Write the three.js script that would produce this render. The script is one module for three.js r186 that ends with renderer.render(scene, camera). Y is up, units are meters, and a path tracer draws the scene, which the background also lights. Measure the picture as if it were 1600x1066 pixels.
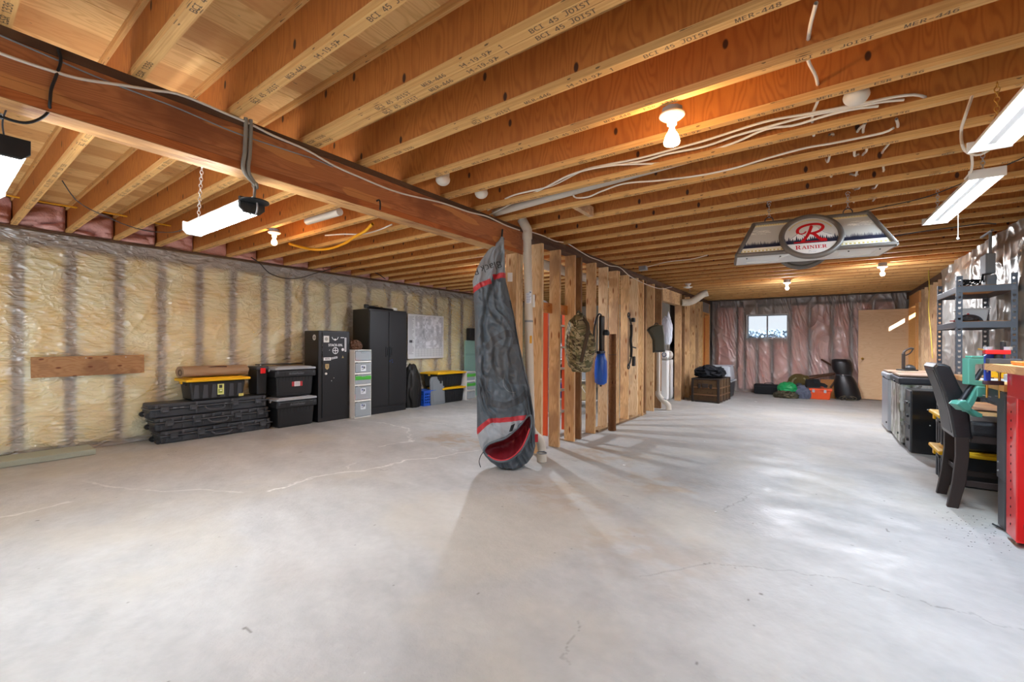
import * as THREE from 'three';
import { RoundedBoxGeometry } from 'three/addons/geometries/RoundedBoxGeometry.js';
import { mergeGeometries, mergeVertices } from 'three/addons/utils/BufferGeometryUtils.js';
import { RectAreaLightUniformsLib } from 'three/addons/lights/RectAreaLightUniformsLib.js';

// ---------- camera, sky, sun, exposure ----------
const scene = new THREE.Scene();
const F = 674, CX = 800, CY = 538, EYE = 1.25, YAW = Math.atan(488 / 674), ROLL = 0.0056;
const camera = new THREE.PerspectiveCamera(THREE.MathUtils.radToDeg(2 * Math.atan(533 / F)), 1600 / 1066, 0.05, 80);
camera.rotation.order = 'YXZ';
camera.position.set(0, EYE, 0);
camera.rotation.set(0, YAW, ROLL);
camera.setViewOffset(1600, 1066, 0, -5, 1600, 1066);
scene.add(camera);
const renderer = new THREE.WebGLRenderer();
renderer.toneMapping = THREE.LinearToneMapping;
renderer.toneMappingExposure = 1.1;
renderer.shadowMap.enabled = true;
RectAreaLightUniformsLib.init();
scene.background = new THREE.Color(0.82, 0.91, 1.0);
scene.backgroundIntensity = 0.95;
const sun = new THREE.DirectionalLight(0xe8f0ff, 40);
sun.position.set(2.5, 2.37, -12.3); sun.target.position.set(1.5, 1.64, -13.1);   // travels (-1, -.73, -.8)
sun.castShadow = true; Object.assign(sun.shadow.camera, { left: -14, right: 14, top: 14, bottom: -14, near: -20, far: 40 });
scene.add(sun, sun.target);
const LED_POWER = 132, BULB_POWER = 2.0;

// ---------- helpers ----------
let seed = 7;
const rnd = () => { seed = (seed + 0x6D2B79F5) | 0; let t = Math.imul(seed ^ (seed >>> 15), 1 | seed); t = (t + Math.imul(t ^ (t >>> 7), 61 | t)) ^ t; return ((t ^ (t >>> 14)) >>> 0) / 4294967296; };
const rr = (a, b) => a + (b - a) * rnd();
const V = (x, y, z) => new THREE.Vector3(x, y, z);
const clamp = (x, a = 0, b = 1) => Math.min(b, Math.max(a, x)), mix = (a, b, t) => a + (b - a) * t, smooth = (a, b, x) => { const t = clamp((x - a) / (b - a)); return t * t * (3 - 2 * t); };
// survey: where the sight line through a photographed point meets a known surface
function sight(px, py) {
  const a = (px - CX) / F, b = -(py - CY) / F, cr = Math.cos(ROLL), sr = Math.sin(ROLL), c = Math.cos(YAW), s = Math.sin(YAW), t = a * cr - b * sr, v = a * sr + b * cr;
  return V(t * c - s, v, -t * s - c);
}
const atY = (px, py, y) => { const r = sight(px, py); return r.multiplyScalar((y - EYE) / r.y).add(V(0, EYE, 0)); };
const atX = (px, py, x) => { const r = sight(px, py); return r.multiplyScalar(x / r.x).add(V(0, EYE, 0)); };
const atZ = (px, py, z) => { const r = sight(px, py); return r.multiplyScalar(z / r.z).add(V(0, EYE, 0)); };
// noise
const hash = (x, y, s) => { let h = (Math.imul(x, 374761393) + Math.imul(y, 668265263) + Math.imul(s, 1442695041)) | 0; h = Math.imul(h ^ (h >>> 13), 1274126177); return ((h ^ (h >>> 16)) >>> 0) * 2.3283064365386963e-10; };
function vn(x, y, s = 0, px = 0, py = 0) {
  let x0 = Math.floor(x), y0 = Math.floor(y); const fx = x - x0, fy = y - y0, u = fx * fx * (3 - 2 * fx), v = fy * fy * (3 - 2 * fy);
  let x1 = x0 + 1, y1 = y0 + 1; if (px) { x0 = ((x0 % px) + px) % px; x1 = x0 + 1 === px ? 0 : x0 + 1; } if (py) { y0 = ((y0 % py) + py) % py; y1 = y0 + 1 === py ? 0 : y0 + 1; }
  const a = hash(x0, y0, s), b = hash(x1, y0, s), c = hash(x0, y1, s), d = hash(x1, y1, s), p = a + (b - a) * u, q = c + (d - c) * u; return p + (q - p) * v;
}
function fbm(x, y, o = 4, s = 0, px = 0, py = 0) { let a = 0, k = 0.5, n = 0; for (let i = 0; i < o; i++) { a += k * vn(x, y, s + i, px, py); n += k; x *= 2; y *= 2; px *= 2; py *= 2; k *= 0.5; } return a / n; }
const n3 = (x, y, z, s = 0) => (vn(x + 31, y + 17, s) + vn(y + 57, z + 91, s + 5) + vn(z + 13, x + 71, s + 9)) / 3;
// textures
function tex(w, h, fn, srgb = true) {
  const d = new Uint8Array(w * h * 4);
  for (let j = 0; j < h; j++) for (let i = 0; i < w; i++) { const c = fn((i + 0.5) / w, (j + 0.5) / h), o = (j * w + i) * 4; d[o] = clamp(c[0], 0, 255); d[o + 1] = clamp(c[1], 0, 255); d[o + 2] = clamp(c[2], 0, 255); d[o + 3] = 255; }
  const t = new THREE.DataTexture(d, w, h, THREE.RGBAFormat); t.wrapS = t.wrapT = THREE.RepeatWrapping; t.magFilter = THREE.LinearFilter; if (srgb) t.colorSpace = THREE.SRGBColorSpace; t.needsUpdate = true; return t;
}
function canvasTex(w, h, draw) {
  const c = document.createElement('canvas'); c.width = w; c.height = h; const g = c.getContext('2d'); draw(g, w, h);
  const t = new THREE.CanvasTexture(c); t.colorSpace = THREE.SRGBColorSpace; t.wrapS = t.wrapT = THREE.RepeatWrapping; return t;
}
const mix3 = (a, b, t) => [mix(a[0], b[0], t), mix(a[1], b[1], t), mix(a[2], b[2], t)];
// materials
const std = (color, o = {}) => new THREE.MeshStandardMaterial({ color, roughness: 0.6, ...o });
const phys = (color, o = {}) => new THREE.MeshPhysicalMaterial({ color, roughness: 0.5, ...o });
// geometry
const prep = (g) => { g = g.index ? g.toNonIndexed() : g; for (const k of Object.keys(g.attributes)) if (!['position', 'normal', 'uv'].includes(k)) g.deleteAttribute(k); return g; };
const merge = (gs) => mergeGeometries(gs.map(prep));
// box with uv along the grain: u along the longest side, in metres / size
function wbox(w, h, d, cx = 0, cy = 0, cz = 0, su = 1, sv = 1, ou = 0, ov = 0, bottomShift = 0) {
  const g = new THREE.BoxGeometry(w, h, d), p = g.attributes.position, n = g.attributes.normal, uv = g.attributes.uv, dims = [w, h, d];
  const L = dims.indexOf(Math.max(...dims));
  for (let i = 0; i < p.count; i++) {
    const P = [p.getX(i), p.getY(i), p.getZ(i)], N = [n.getX(i), n.getY(i), n.getZ(i)].map(Math.abs), f = N.indexOf(Math.max(...N));
    let a = L, b = [0, 1, 2].find((k) => k !== L && k !== f);
    if (f === L) { a = (L + 1) % 3; b = (L + 2) % 3; }
    const bt = f === 1 && n.getY(i) < 0 ? bottomShift : 0;
    uv.setXY(i, P[a] / su + ou, (P[b] + dims[b] / 2) / sv + ov + bt);
  }
  return g.translate(cx, cy, cz);
}
const rb = (w, h, d, cx = 0, cy = 0, cz = 0, r = 0.01, seg = 2) => new RoundedBoxGeometry(w, h, d, seg, Math.min(r, w / 2.01, h / 2.01, d / 2.01)).translate(cx, cy, cz);
function rod(a, b, r, seg = 10, r2 = r) {
  const d = b.clone().sub(a), g = new THREE.CylinderGeometry(r2, r, d.length(), seg, 1);
  return g.applyQuaternion(new THREE.Quaternion().setFromUnitVectors(V(0, 1, 0), d.clone().normalize())).translate((a.x + b.x) / 2, (a.y + b.y) / 2, (a.z + b.z) / 2);
}
const tube = (pts, r, seg = 6, n = 0, closed = false) => new THREE.TubeGeometry(new THREE.CatmullRomCurve3(pts, closed, 'centripetal'), n || pts.length * 6, r, seg, closed);
const lathe = (pts, seg = 24) => new THREE.LatheGeometry(pts.map(([x, y]) => new THREE.Vector2(x, y)), seg);
function extrude(pts, depth, bevel = 0, holes = []) {
  const s = new THREE.Shape(pts.map(([x, y]) => new THREE.Vector2(x, y)));
  for (const h of holes) s.holes.push(new THREE.Path(h.map(([x, y]) => new THREE.Vector2(x, y))));
  return new THREE.ExtrudeGeometry(s, { depth: depth - 2 * bevel, bevelEnabled: bevel > 0, bevelSize: bevel, bevelThickness: bevel, bevelSegments: 2, curveSegments: 12 }).translate(0, 0, -depth / 2 + bevel);
}
// a lumpy soft body standing on y = 0
function blob(rx, ry, rz, s, amp = 0.25, freq = 3, detail = 5, flat = 0.6) {
  let g = new THREE.IcosahedronGeometry(1, detail * 4); g.deleteAttribute('normal'); g.deleteAttribute('uv'); g = mergeVertices(g);
  const p = g.attributes.position;
  for (let i = 0; i < p.count; i++) {
    const v = V(p.getX(i), p.getY(i), p.getZ(i)), ridge = 1 - Math.abs(2 * n3(v.x * freq, v.y * freq, v.z * freq, s) - 1), fine = n3(v.x * freq * 2.7, v.y * freq * 2.7, v.z * freq * 2.7, s + 20);
    const k = 1 + amp * (ridge - 0.8) * 1.4 + amp * 0.5 * (fine - 0.5);
    v.multiplyScalar(k); if (v.y < -flat) v.y = -flat;
    p.setXYZ(i, v.x * rx, (v.y + flat) * ry, v.z * rz);
  }
  g.computeVertexNormals();
  const uv = new Float32Array(p.count * 2); for (let i = 0; i < p.count; i++) { uv[2 * i] = (p.getX(i) + p.getZ(i) * 0.7) * 2; uv[2 * i + 1] = (p.getY(i) + p.getZ(i) * 0.3) * 2; }
  g.setAttribute('uv', new THREE.BufferAttribute(uv, 2)); return g;
}
// a tapered bin (open box with rim) as one solid shell seen from outside
function taper(w, h, d, k = 0.9, r = 0.02) {
  const g = rb(w, h, d, 0, h / 2, 0, r, 3), p = g.attributes.position;
  for (let i = 0; i < p.count; i++) { const t = mix(k, 1, p.getY(i) / h); p.setX(i, p.getX(i) * t); p.setZ(i, p.getZ(i) * t); }
  g.computeVertexNormals(); return g;
}
// objects
const used = {};
const numbered = (name) => { const n = used[name] = (used[name] ?? -1) + 1; return n ? name + '_' + String(n).padStart(3, '0') : name; };
function shade(o) { o.castShadow = o.receiveShadow = true; return o; }
function part(name, geo, mat, parent, label) { const m = shade(new THREE.Mesh(geo, mat)); m.name = name; parent.add(m); if (label) m.userData.label = label; return m; }
function thing(name, label, category, pos = [0, 0, 0], turn = 0, group) {
  const o = new THREE.Group(); o.name = numbered(name); o.position.set(...pos); o.rotation.y = turn; o.userData = { label, category }; if (group) o.userData.group = group; scene.add(o); return o;
}
function single(name, geo, mat, label, category, pos = [0, 0, 0], turn = 0, group) {
  const m = shade(new THREE.Mesh(geo, mat)); m.name = numbered(name); m.position.set(...pos); m.rotation.y = turn; m.userData = { label, category }; if (group) m.userData.group = group; scene.add(m); return m;
}
function structure(name, geo, mat) { const o = geo ? shade(new THREE.Mesh(geo, mat)) : new THREE.Group(); o.name = name; o.userData.kind = 'structure'; scene.add(o); return o; }
function copy(o, label, pos, turn) { const c = o.clone(); c.name = numbered(o.name.replace(/_\d{3}$/, '')); c.userData = { ...o.userData, label }; if (pos) c.position.set(...pos); if (turn !== undefined) c.rotation.y = turn; scene.add(c); return c; }

// ---------- wood, concrete and cloth ----------
const rings = (u, v, fu, fv, n, s, px, py) => { const t = fbm(u * fu, v * fv, 3, s, px ?? fu, py ?? fv) * n; return 0.5 + 0.5 * Math.sin(t * Math.PI * 2); };
const pore = (u, v, s) => vn(u * 24, v * 380, s, 24, 380) * 0.6 + vn(u * 60, v * 760, s + 3, 60, 760) * 0.4;
const TX = {}, ridge0 = (x) => (1 - Math.abs(2 * x - 1)) ** 2;
// plywood web of the joists: grain along v, 1.2 m by .6 m
TX.web = tex(1024, 512, (u, v) => {
  const r = rings(v, u, 1, 9, 13, 11), p = pore(v, u, 15), pan = vn(u * 4, 0.5, 8, 4, 1);
  let c = mix3([200, 128, 56], [160, 92, 34], Math.pow(r, 2.2) * 0.6 + p * 0.3); c = mix3(c, [150, 82, 30], 0.35 * pan + 0.25 * fbm(u * 3, v * 2, 3, 40, 3, 2));
  const kx = u * 9, ky = v * 4, cell = hash(Math.floor(kx), Math.floor(ky), 91); if (cell > 0.87) { const dx = (kx % 1 - 0.5) * 1.2, dy = (ky % 1 - 0.5); const d = Math.hypot(dx, dy * 0.7); c = mix3([60, 30, 14], c, smooth(0.07, 0.13, d)); }
  return c;
});
// flange stock: upper half of v is plain, lower half carries the grade stamp
TX.flange = canvasTex(2048, 256, (g, w, h) => {
  const im = g.createImageData(w, h);
  for (let j = 0; j < h; j++) for (let i = 0; i < w; i++) { const u = i / w, v = (j % 128) / 128, ln = vn(u * 6, v * 26, 5, 6, 26), p = vn(u * 40, v * 60, 6, 40, 60), b = fbm(u * 9, v * 2, 3, 9, 9, 2); const c = mix3([226, 180, 114], [176, 124, 66], ln * 0.5 + p * 0.2 + (b - 0.5) * 0.5), o = (j * w + i) * 4; const chk = vn(u * 30, v * 22, 44, 30, 22) > 0.93 ? 0.55 : 1; im.data.set([c[0] * chk, c[1] * chk, c[2] * chk, 255], o); }
  g.putImageData(im, 0, 0);
  g.fillStyle = 'rgba(52,40,34,.72)'; g.font = 'bold 34px monospace'; g.textBaseline = 'middle';
  g.save(); g.translate(0, 102); g.fillText('BCI 45 JOIST    MER-446    11-19-97  1      BCI 45 JOIST    MER-448   ESR 1336', 40, 2); g.restore();
});
TX.ply = tex(1024, 1024, (u, v) => {
  const r = rings(v, u, 2, 9, 12, 21), p = pore(v, u, 23), strip = Math.floor(u * 5), tint = hash(strip, 3, 7);
  let c = mix3([240, 200, 136], [208, 158, 94], Math.pow(r, 2) * 0.45 + p * 0.35); if (tint > 0.6) c = mix3(c, [196, 136, 76], 0.55);
  const d = vn(u * 90, v * 14, 60, 90, 14); if (d > 0.955 && vn(u * 5, v * 5, 61, 5, 5) > 0.5) c = mix3(c, [40, 26, 16], 0.8); return c;
});
TX.stud = tex(1024, 512, (u, v) => {
  const r = rings(u, v, 2, 5, 16, 31), p = pore(u, v, 33), b = fbm(u * 5, v * 3, 4, 36, 5, 3);
  let c = mix3([236, 206, 164], [204, 162, 116], Math.pow(r, 2) * 0.55 + p * 0.2); c = mix3(c, [170, 134, 104], smooth(0.52, 0.75, b) * 0.6);
  const kx = u * 7, ky = v * 5, cell = hash(Math.floor(kx), Math.floor(ky), 95); if (cell > 0.72) { const d = Math.hypot(kx % 1 - 0.5, (ky % 1 - 0.5) * 1.6); c = mix3([70, 38, 22], c, smooth(0.05, 0.11, d)); c = mix3([150, 92, 50], c, smooth(0.08, 0.22, d)); }
  return c;
});
TX.beam = tex(1024, 512, (u, v) => {
  const r = rings(u, v, 2, 6, 14, 51), p = pore(u, v, 53), b = fbm(u * 4, v * 3, 5, 55, 4, 3);
  let c = mix3([192, 122, 74], [156, 92, 54], Math.pow(r, 2) * 0.5 + p * 0.4); c = mix3(c, [126, 70, 42], smooth(0.45, 0.7, b) * 0.7); c = mix3(c, [208, 142, 82], smooth(0.62, 0.66, fbm(u * 3, v * 6, 3, 59, 3, 6)) * 0.8); return c;
});
TX.door = tex(512, 512, (u, v) => { const r = rings(v, u, 2, 10, 9, 71), p = pore(v, u, 73); return mix3([238, 200, 156], [224, 178, 130], Math.pow(r, 2) * 0.4 + p * 0.5); });
TX.grain = tex(512, 512, (u, v) => { const k = fbm(u * 60, v * 60, 4, 3, 60, 60) * 255; return [k, k, k]; }, false);
TX.weave = tex(256, 256, (u, v) => { const k = (0.5 + 0.25 * Math.sin(u * 200) * Math.sin(v * 200) + 0.5 * (fbm(u * 8, v * 8, 3, 2, 8, 8) - 0.5)) * 255; return [k, k, k]; }, false);
TX.film = tex(512, 512, (u, v) => { const w = fbm(u * 4, v * 4, 3, 941, 4, 4), k = 150 * ridge0(vn(u * 8 + w * 3, v * 22 + w * 6, 942, 8, 22)) + 105 * ridge0(vn(u * 20 + w * 5, v * 52, 943, 20, 52)); return [k, k, k]; }, false);
const battTex = (a, b, c, s) => tex(512, 512, (u, v) => { const f = fbm(u * 5, v * 6, 5, s, 5, 6), g = fbm(u * 12, v * 30, 4, s + 9, 12, 30), h = fbm(u * 4, v * 3, 4, s + 20, 4, 3); let q = mix3(a, b, smooth(0.3, 0.7, f) * 0.8 + (g - 0.5) * 0.7); return mix3(q, c, smooth(0.55, 0.75, h) * 0.6); });
TX.battY = battTex([252, 242, 180], [242, 204, 92], [228, 182, 70], 101);
TX.battP = battTex([248, 190, 170], [232, 140, 122], [196, 118, 106], 131);
// concrete, laid out over the whole slab (x -7.4 .. 1.8, z -13.5 .. 3)
const FX = [-7.4, 1.8], FZ = [-13.5, 3];
TX.floor = (() => {
  const W = 1152, H = 1900, seg = [];
  const crack = (pts, w, k) => { for (let i = 0; i + 1 < pts.length; i++) { const a = atY(...pts[i], 0), b = atY(...pts[i + 1], 0); seg.push([a.x, a.z, b.x, b.z, w, k]); } };
  crack([[0, 810], [60, 797], [112, 784]], 0.022, 1); crack([[420, 768], [455, 757], [490, 746], [535, 738], [565, 736], [610, 727], [640, 718], [680, 716], [715, 708], [745, 704]], 0.013, 1);
  crack([[545, 657], [600, 661], [637, 670], [640, 683], [646, 690], [620, 692], [597, 698]], 0.016, 0.9); crack([[616, 656], [660, 652], [700, 651], [745, 648]], 0.014, 0.7); crack([[130, 752], [165, 760], [260, 768], [310, 765], [380, 770]], 0.012, 0.5);
  crack([[690, 697], [715, 705]], 0.012, 0.6); crack([[650, 658], [700, 663], [745, 672]], 0.01, 0.5); crack([[540, 733], [555, 723]], 0.012, 0.6);
  crack([[1010, 900], [1110, 880], [1230, 892], [1320, 905], [1420, 935], [1600, 985]], 0.004, -0.5); crack([[885, 1040], [890, 1010], [910, 985], [905, 970]], 0.004, -0.5); crack([[1130, 800], [1160, 780], [1172, 770]], 0.005, -0.5);
  const d = new Uint8Array(W * H * 4), spots = [[-3.9, -4.2, 0.7, 0.5, 0.5], [-3.2, -4.6, 0.5, 0.35, 0.45], [-1.9, -3.2, 0.7, 0.4, 0.3], [-1.2, -3.9, 0.6, 0.4, 0.3], [-0.9, -2.6, 0.6, 0.4, 0.2], [-2.0, -4.6, 0.5, 0.5, 0.35]];
  for (let j = 0; j < H; j++) for (let i = 0; i < W; i++) {
    const x = mix(FX[0], FX[1], (i + 0.5) / W), z = mix(FZ[0], FZ[1], (j + 0.5) / H);
    const big = fbm(x * 0.8, z * 0.5, 5, 201), mid = fbm(x * 2.2, z * 5, 5, 211), fine = fbm(x * 26, z * 30, 3, 221), sweep = fbm(x * 3 + z * 2, z * 9 - x * 5, 4, 231);
    let k = 0.5 + (big - 0.5) * 0.9 + (mid - 0.5) * 0.55 + (fine - 0.5) * 0.32 + (sweep - 0.5) * 0.4;
    let c = mix3([158, 157, 154], [192, 191, 187], clamp(k));
    c = mix3(c, [190, 180, 160], smooth(0.5, 0.75, fbm(x * 1.3 + 9, z * 1.3, 5, 241)) * 0.35);
    for (const [sx, sz, rx, rz, a] of spots) { if (Math.abs(x - sx) > rx * 1.7 || Math.abs(z - sz) > rz * 1.7) continue; const q = Math.hypot((x - sx) / rx, (z - sz) / rz) + (fbm(x * 5, z * 5, 4, 251) - 0.5) * 1.2; if (q < 1) c = mix3(c, [158, 128, 96], a * (1 - smooth(0.3, 1, q)) * smooth(0.3, 0.6, fbm(x * 9, z * 14, 4, 252))); }
    const wob = (fbm(x * 14, z * 14, 3, 261) - 0.5) * 0.09;
    for (const [ax, az, bx, bz, w, s] of seg) { if (x < Math.min(ax, bx) - 0.12 || x > Math.max(ax, bx) + 0.12 || z < Math.min(az, bz) - 0.12 || z > Math.max(az, bz) + 0.12) continue; const X = x + wob, Z = z - wob, dx = bx - ax, dz = bz - az, L = dx * dx + dz * dz, t = clamp(((X - ax) * dx + (Z - az) * dz) / L), q = Math.hypot(X - ax - t * dx, Z - az - t * dz), e = (1 - smooth(w * 0.4, w * 1.3, q)) * (0.55 + 0.9 * (fbm(x * 9, z * 9, 2, 271) - 0.3)); if (e > 0) c = mix3(c, s > 0 ? [226, 224, 218] : [110, 106, 100], clamp(e * Math.abs(s))); }
    if (vn(x * 20, z * 20, 281) > 0.985) c = mix3(c, [92, 86, 80], 0.6);
    d.set([c[0], c[1], c[2], 255], (j * W + i) * 4);
  }
  const t = new THREE.DataTexture(d, W, H, THREE.RGBAFormat); t.magFilter = THREE.LinearFilter; t.colorSpace = THREE.SRGBColorSpace; t.needsUpdate = true; return t;
})();
const bumpRep = TX.grain.clone(); bumpRep.repeat.set(9, 16);
const roughTex = tex(512, 512, (u, v) => { const k = 150 + 150 * (fbm(u * 9, v * 14, 5, 77, 9, 14) - 0.5) + 60 * (fbm(u * 60, v * 60, 2, 78, 60, 60) - 0.5); return [k, k, k]; }, false); roughTex.repeat.set(3, 5);
const M = {
  floor: std(0xffffff, { map: TX.floor, bumpMap: bumpRep, bumpScale: 0.0022, roughness: 1.0, roughnessMap: roughTex }),
  web: std(0xffffff, { map: TX.web, roughness: 0.62 }), flange: std(0xffffff, { map: TX.flange, roughness: 0.7 }), ply: std(0xffffff, { map: TX.ply, roughness: 0.7 }),
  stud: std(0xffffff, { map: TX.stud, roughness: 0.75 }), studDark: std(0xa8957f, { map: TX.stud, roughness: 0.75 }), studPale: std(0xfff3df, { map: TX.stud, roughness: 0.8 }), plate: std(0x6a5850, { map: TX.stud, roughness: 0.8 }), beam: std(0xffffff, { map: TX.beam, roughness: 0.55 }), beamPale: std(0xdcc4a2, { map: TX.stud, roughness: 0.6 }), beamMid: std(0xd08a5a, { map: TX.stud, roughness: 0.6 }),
  battY: std(0xffffff, { map: TX.battY, roughness: 0.95 }), battP: std(0xffffff, { map: TX.battP, roughness: 0.95 }), rim: std(0xd8a49a, { roughness: 1, bumpMap: TX.grain, bumpScale: 0.006 }), studGrey: std(0x9c968e, { map: TX.stud, roughness: 0.85 }), plateGrey: std(0x8c8884, { map: TX.stud, roughness: 0.85 }),
  film: phys(0xfafaf8, { transmission: 0.72, roughness: 0.24, ior: 2.0, bumpMap: TX.film, bumpScale: 0.022, side: THREE.DoubleSide }),
  filmPink: phys(0xf0edeb, { transmission: 0.75, roughness: 0.24, ior: 1.75, side: THREE.DoubleSide }),
  foil: std(0xbcb8b0, { metalness: 0.72, roughness: 0.3, side: THREE.DoubleSide }),
  sheath: std(0x8e8a84, { roughness: 0.9 }), drywall: std(0xb9b4a8, { roughness: 0.9 }), door: std(0xffffff, { map: TX.door, roughness: 0.45 }), doorOrange: std(0xe08a3c, { map: TX.door, roughness: 0.5 }), casing: std(0xffe2a8, { map: TX.door, roughness: 0.5 }),
  black: std(0x1d1f22, { roughness: 0.45 }), blackMatte: std(0x141518, { roughness: 0.85 }), blackGloss: std(0x0d0e10, { roughness: 0.25 }), blackMetal: phys(0x17181b, { roughness: 0.42, metalness: 0.1, clearcoat: 0.25, clearcoatRoughness: 0.4 }), caseBlack: std(0x383b40, { roughness: 0.5, bumpMap: TX.grain, bumpScale: 0.001 }), caseEdge: std(0x4a4d52, { roughness: 0.6 }),
  yellow: std(0xf2bb12, { roughness: 0.45 }), white: std(0xe9e8e4, { roughness: 0.5 }), pvc: std(0xd4ccbe, { roughness: 0.4 }), wire: std(0xe6ddcf, { roughness: 0.55 }), steel: std(0xb8b8ba, { metalness: 0.9, roughness: 0.32 }), grey: std(0x8c8f92, { roughness: 0.6 }), darkGrey: std(0x3d4046, { roughness: 0.5 }), brass: std(0xd0a050, { metalness: 0.9, roughness: 0.3 }),
  greyLid: std(0xa4a7ab, { roughness: 0.55 }), red: phys(0xe81a1c, { roughness: 0.35, clearcoat: 0.5 }), orange: std(0xe4521c, { roughness: 0.45 }), blue: std(0x1450b8, { roughness: 0.4 }), green: std(0x4db13c, { roughness: 0.5 }), clear: phys(0xdfe6ea, { transmission: 0.62, roughness: 0.18, side: THREE.DoubleSide }),
  rope: std(0xa39c90, { roughness: 0.9, bumpMap: TX.weave, bumpScale: 0.003 }), yellowCord: std(0xe8a81c, { roughness: 0.5 }), leather: phys(0x17171a, { roughness: 0.3, bumpMap: TX.grain, bumpScale: 0.0015, clearcoat: 0.2, clearcoatRoughness: 0.4 }), espresso: std(0x2c211d, { roughness: 0.5 }), teal: phys(0x5aa08c, { roughness: 0.35, clearcoat: 0.4 }), shelfGrey: phys(0x5c626b, { roughness: 0.4, clearcoat: 0.3 }), deskGrey: std(0x4b4d52, { roughness: 0.5 }),
  led: new THREE.MeshStandardMaterial({ color: 0xffffff, emissive: 0xfaFCff, emissiveIntensity: 50, roughness: 0.5 }), warm: new THREE.MeshStandardMaterial({ color: 0xffffff, emissive: 0xffd9a0, emissiveIntensity: 24, roughness: 0.5 }), cool: new THREE.MeshStandardMaterial({ color: 0xffffff, emissive: 0xfff2dc, emissiveIntensity: 24, roughness: 0.5 }),
};

// ---------- the setting ----------
const floor = structure('floor', (() => { const g = new THREE.BoxGeometry(9.2, 0.12, 16.5).translate(-2.8, -0.06, -5.25), p = g.attributes.position, uv = g.attributes.uv; for (let i = 0; i < p.count; i++) uv.setXY(i, (p.getX(i) - FX[0]) / (FX[1] - FX[0]), (p.getZ(i) - FZ[0]) / (FZ[1] - FZ[0])); return g; })(), M.floor);
const JY = 2.48, JD = 0.302, LX = -6.97, RX = 1.55, FZW = -13.15, BX = -2.6, BZ = 2.4;
// ceiling: subfloor sheets on wooden I-joists
const ceiling = structure('ceiling');
part('floor_deck', new THREE.BoxGeometry(9.2, 0.05, 16.2).translate(-2.8, JY + JD + 0.05, -5.4), M.ply, ceiling);
for (let k = 0; k < 13; k++) for (let m = 0; m < 4; m++) { const z = 2.2 - k * 1.22, x = -7.1 + (m + 0.5) * 2.2; part('subfloor_panel', wbox(2.196, 0.018, 1.216, x, JY + JD + 0.011, z - 0.61, 1.2, 1.2, rr(0, 1), rr(0, 1)), M.ply, ceiling); }
{
  const variants = (x0, x1) => Array.from({ length: 5 }, () => { const L = x1 - x0, cx = (x0 + x1) / 2, o = rr(0, 1); return [wbox(L, JD - 0.074, 0.011, cx, JY + JD / 2, 0, 1.25, 0.62, o, rr(0, 1)), wbox(L, 0.038, 0.045, cx, JY + 0.019, 0, 2.2, 0.24, o, 0.02, 0.5 - 0.02 + 0.3 / 0.24 * 0), wbox(L, 0.038, 0.045, cx, JY + JD - 0.019, 0, 2.2, 0.24, rr(0, 1), 0.02)]; });
  const sets = [variants(-2.67, 1.62), variants(-7.06, -2.672)];
  const joist = (set, z) => { const v = set[Math.floor(rr(0, 4.999))], j = new THREE.Group(); j.name = 'joist'; j.position.z = z; ceiling.add(j); part('web', v[0], M.web, j); part('flange', v[1], M.flange, j); part('flange', v[2], M.flange, j); };
  for (let k = -6; k <= 27; k++) for (const s of sets) joist(s, -1.819 - 0.4064 * k);
  joist(sets[0], -1.819 + 0.4064 - 0.048);
  part('blocking', wbox(0.05, 0.09, 0.35, -1.83, JY + 0.05, -3.648, 0.6, 0.3), M.stud, ceiling);
}
// glued beam on the bay line
const beam = structure('beam');
for (let k = 0; k < 6; k++) { const h = 0.2347 / 6; part('lamination', wbox(0.14, h - (k === 1 ? 0.0025 : 0.0002), 6.0, -2.67, 2.2053 + h * (k + 0.5), -0.78, 1.6, 0.5, 0.37 * (k === 0 ? 1 : 0), k === 0 ? 0 : 0.078 * k), k === 0 ? M.beamMid : M.beam, beam); }
for (let k = 0; k < 4; k++) part('lamination', wbox(0.034, 0.004, 6.0, -2.7225 + 0.035 * k, 2.2033, -0.78, 2, 0.3, rr(0, 1), rr(0, 1)), M.beamPale, beam);
part('plate', wbox(0.15, 0.04, 6.02, -2.67, 2.46, -0.78, 2, 0.5), M.plate, beam);
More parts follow.
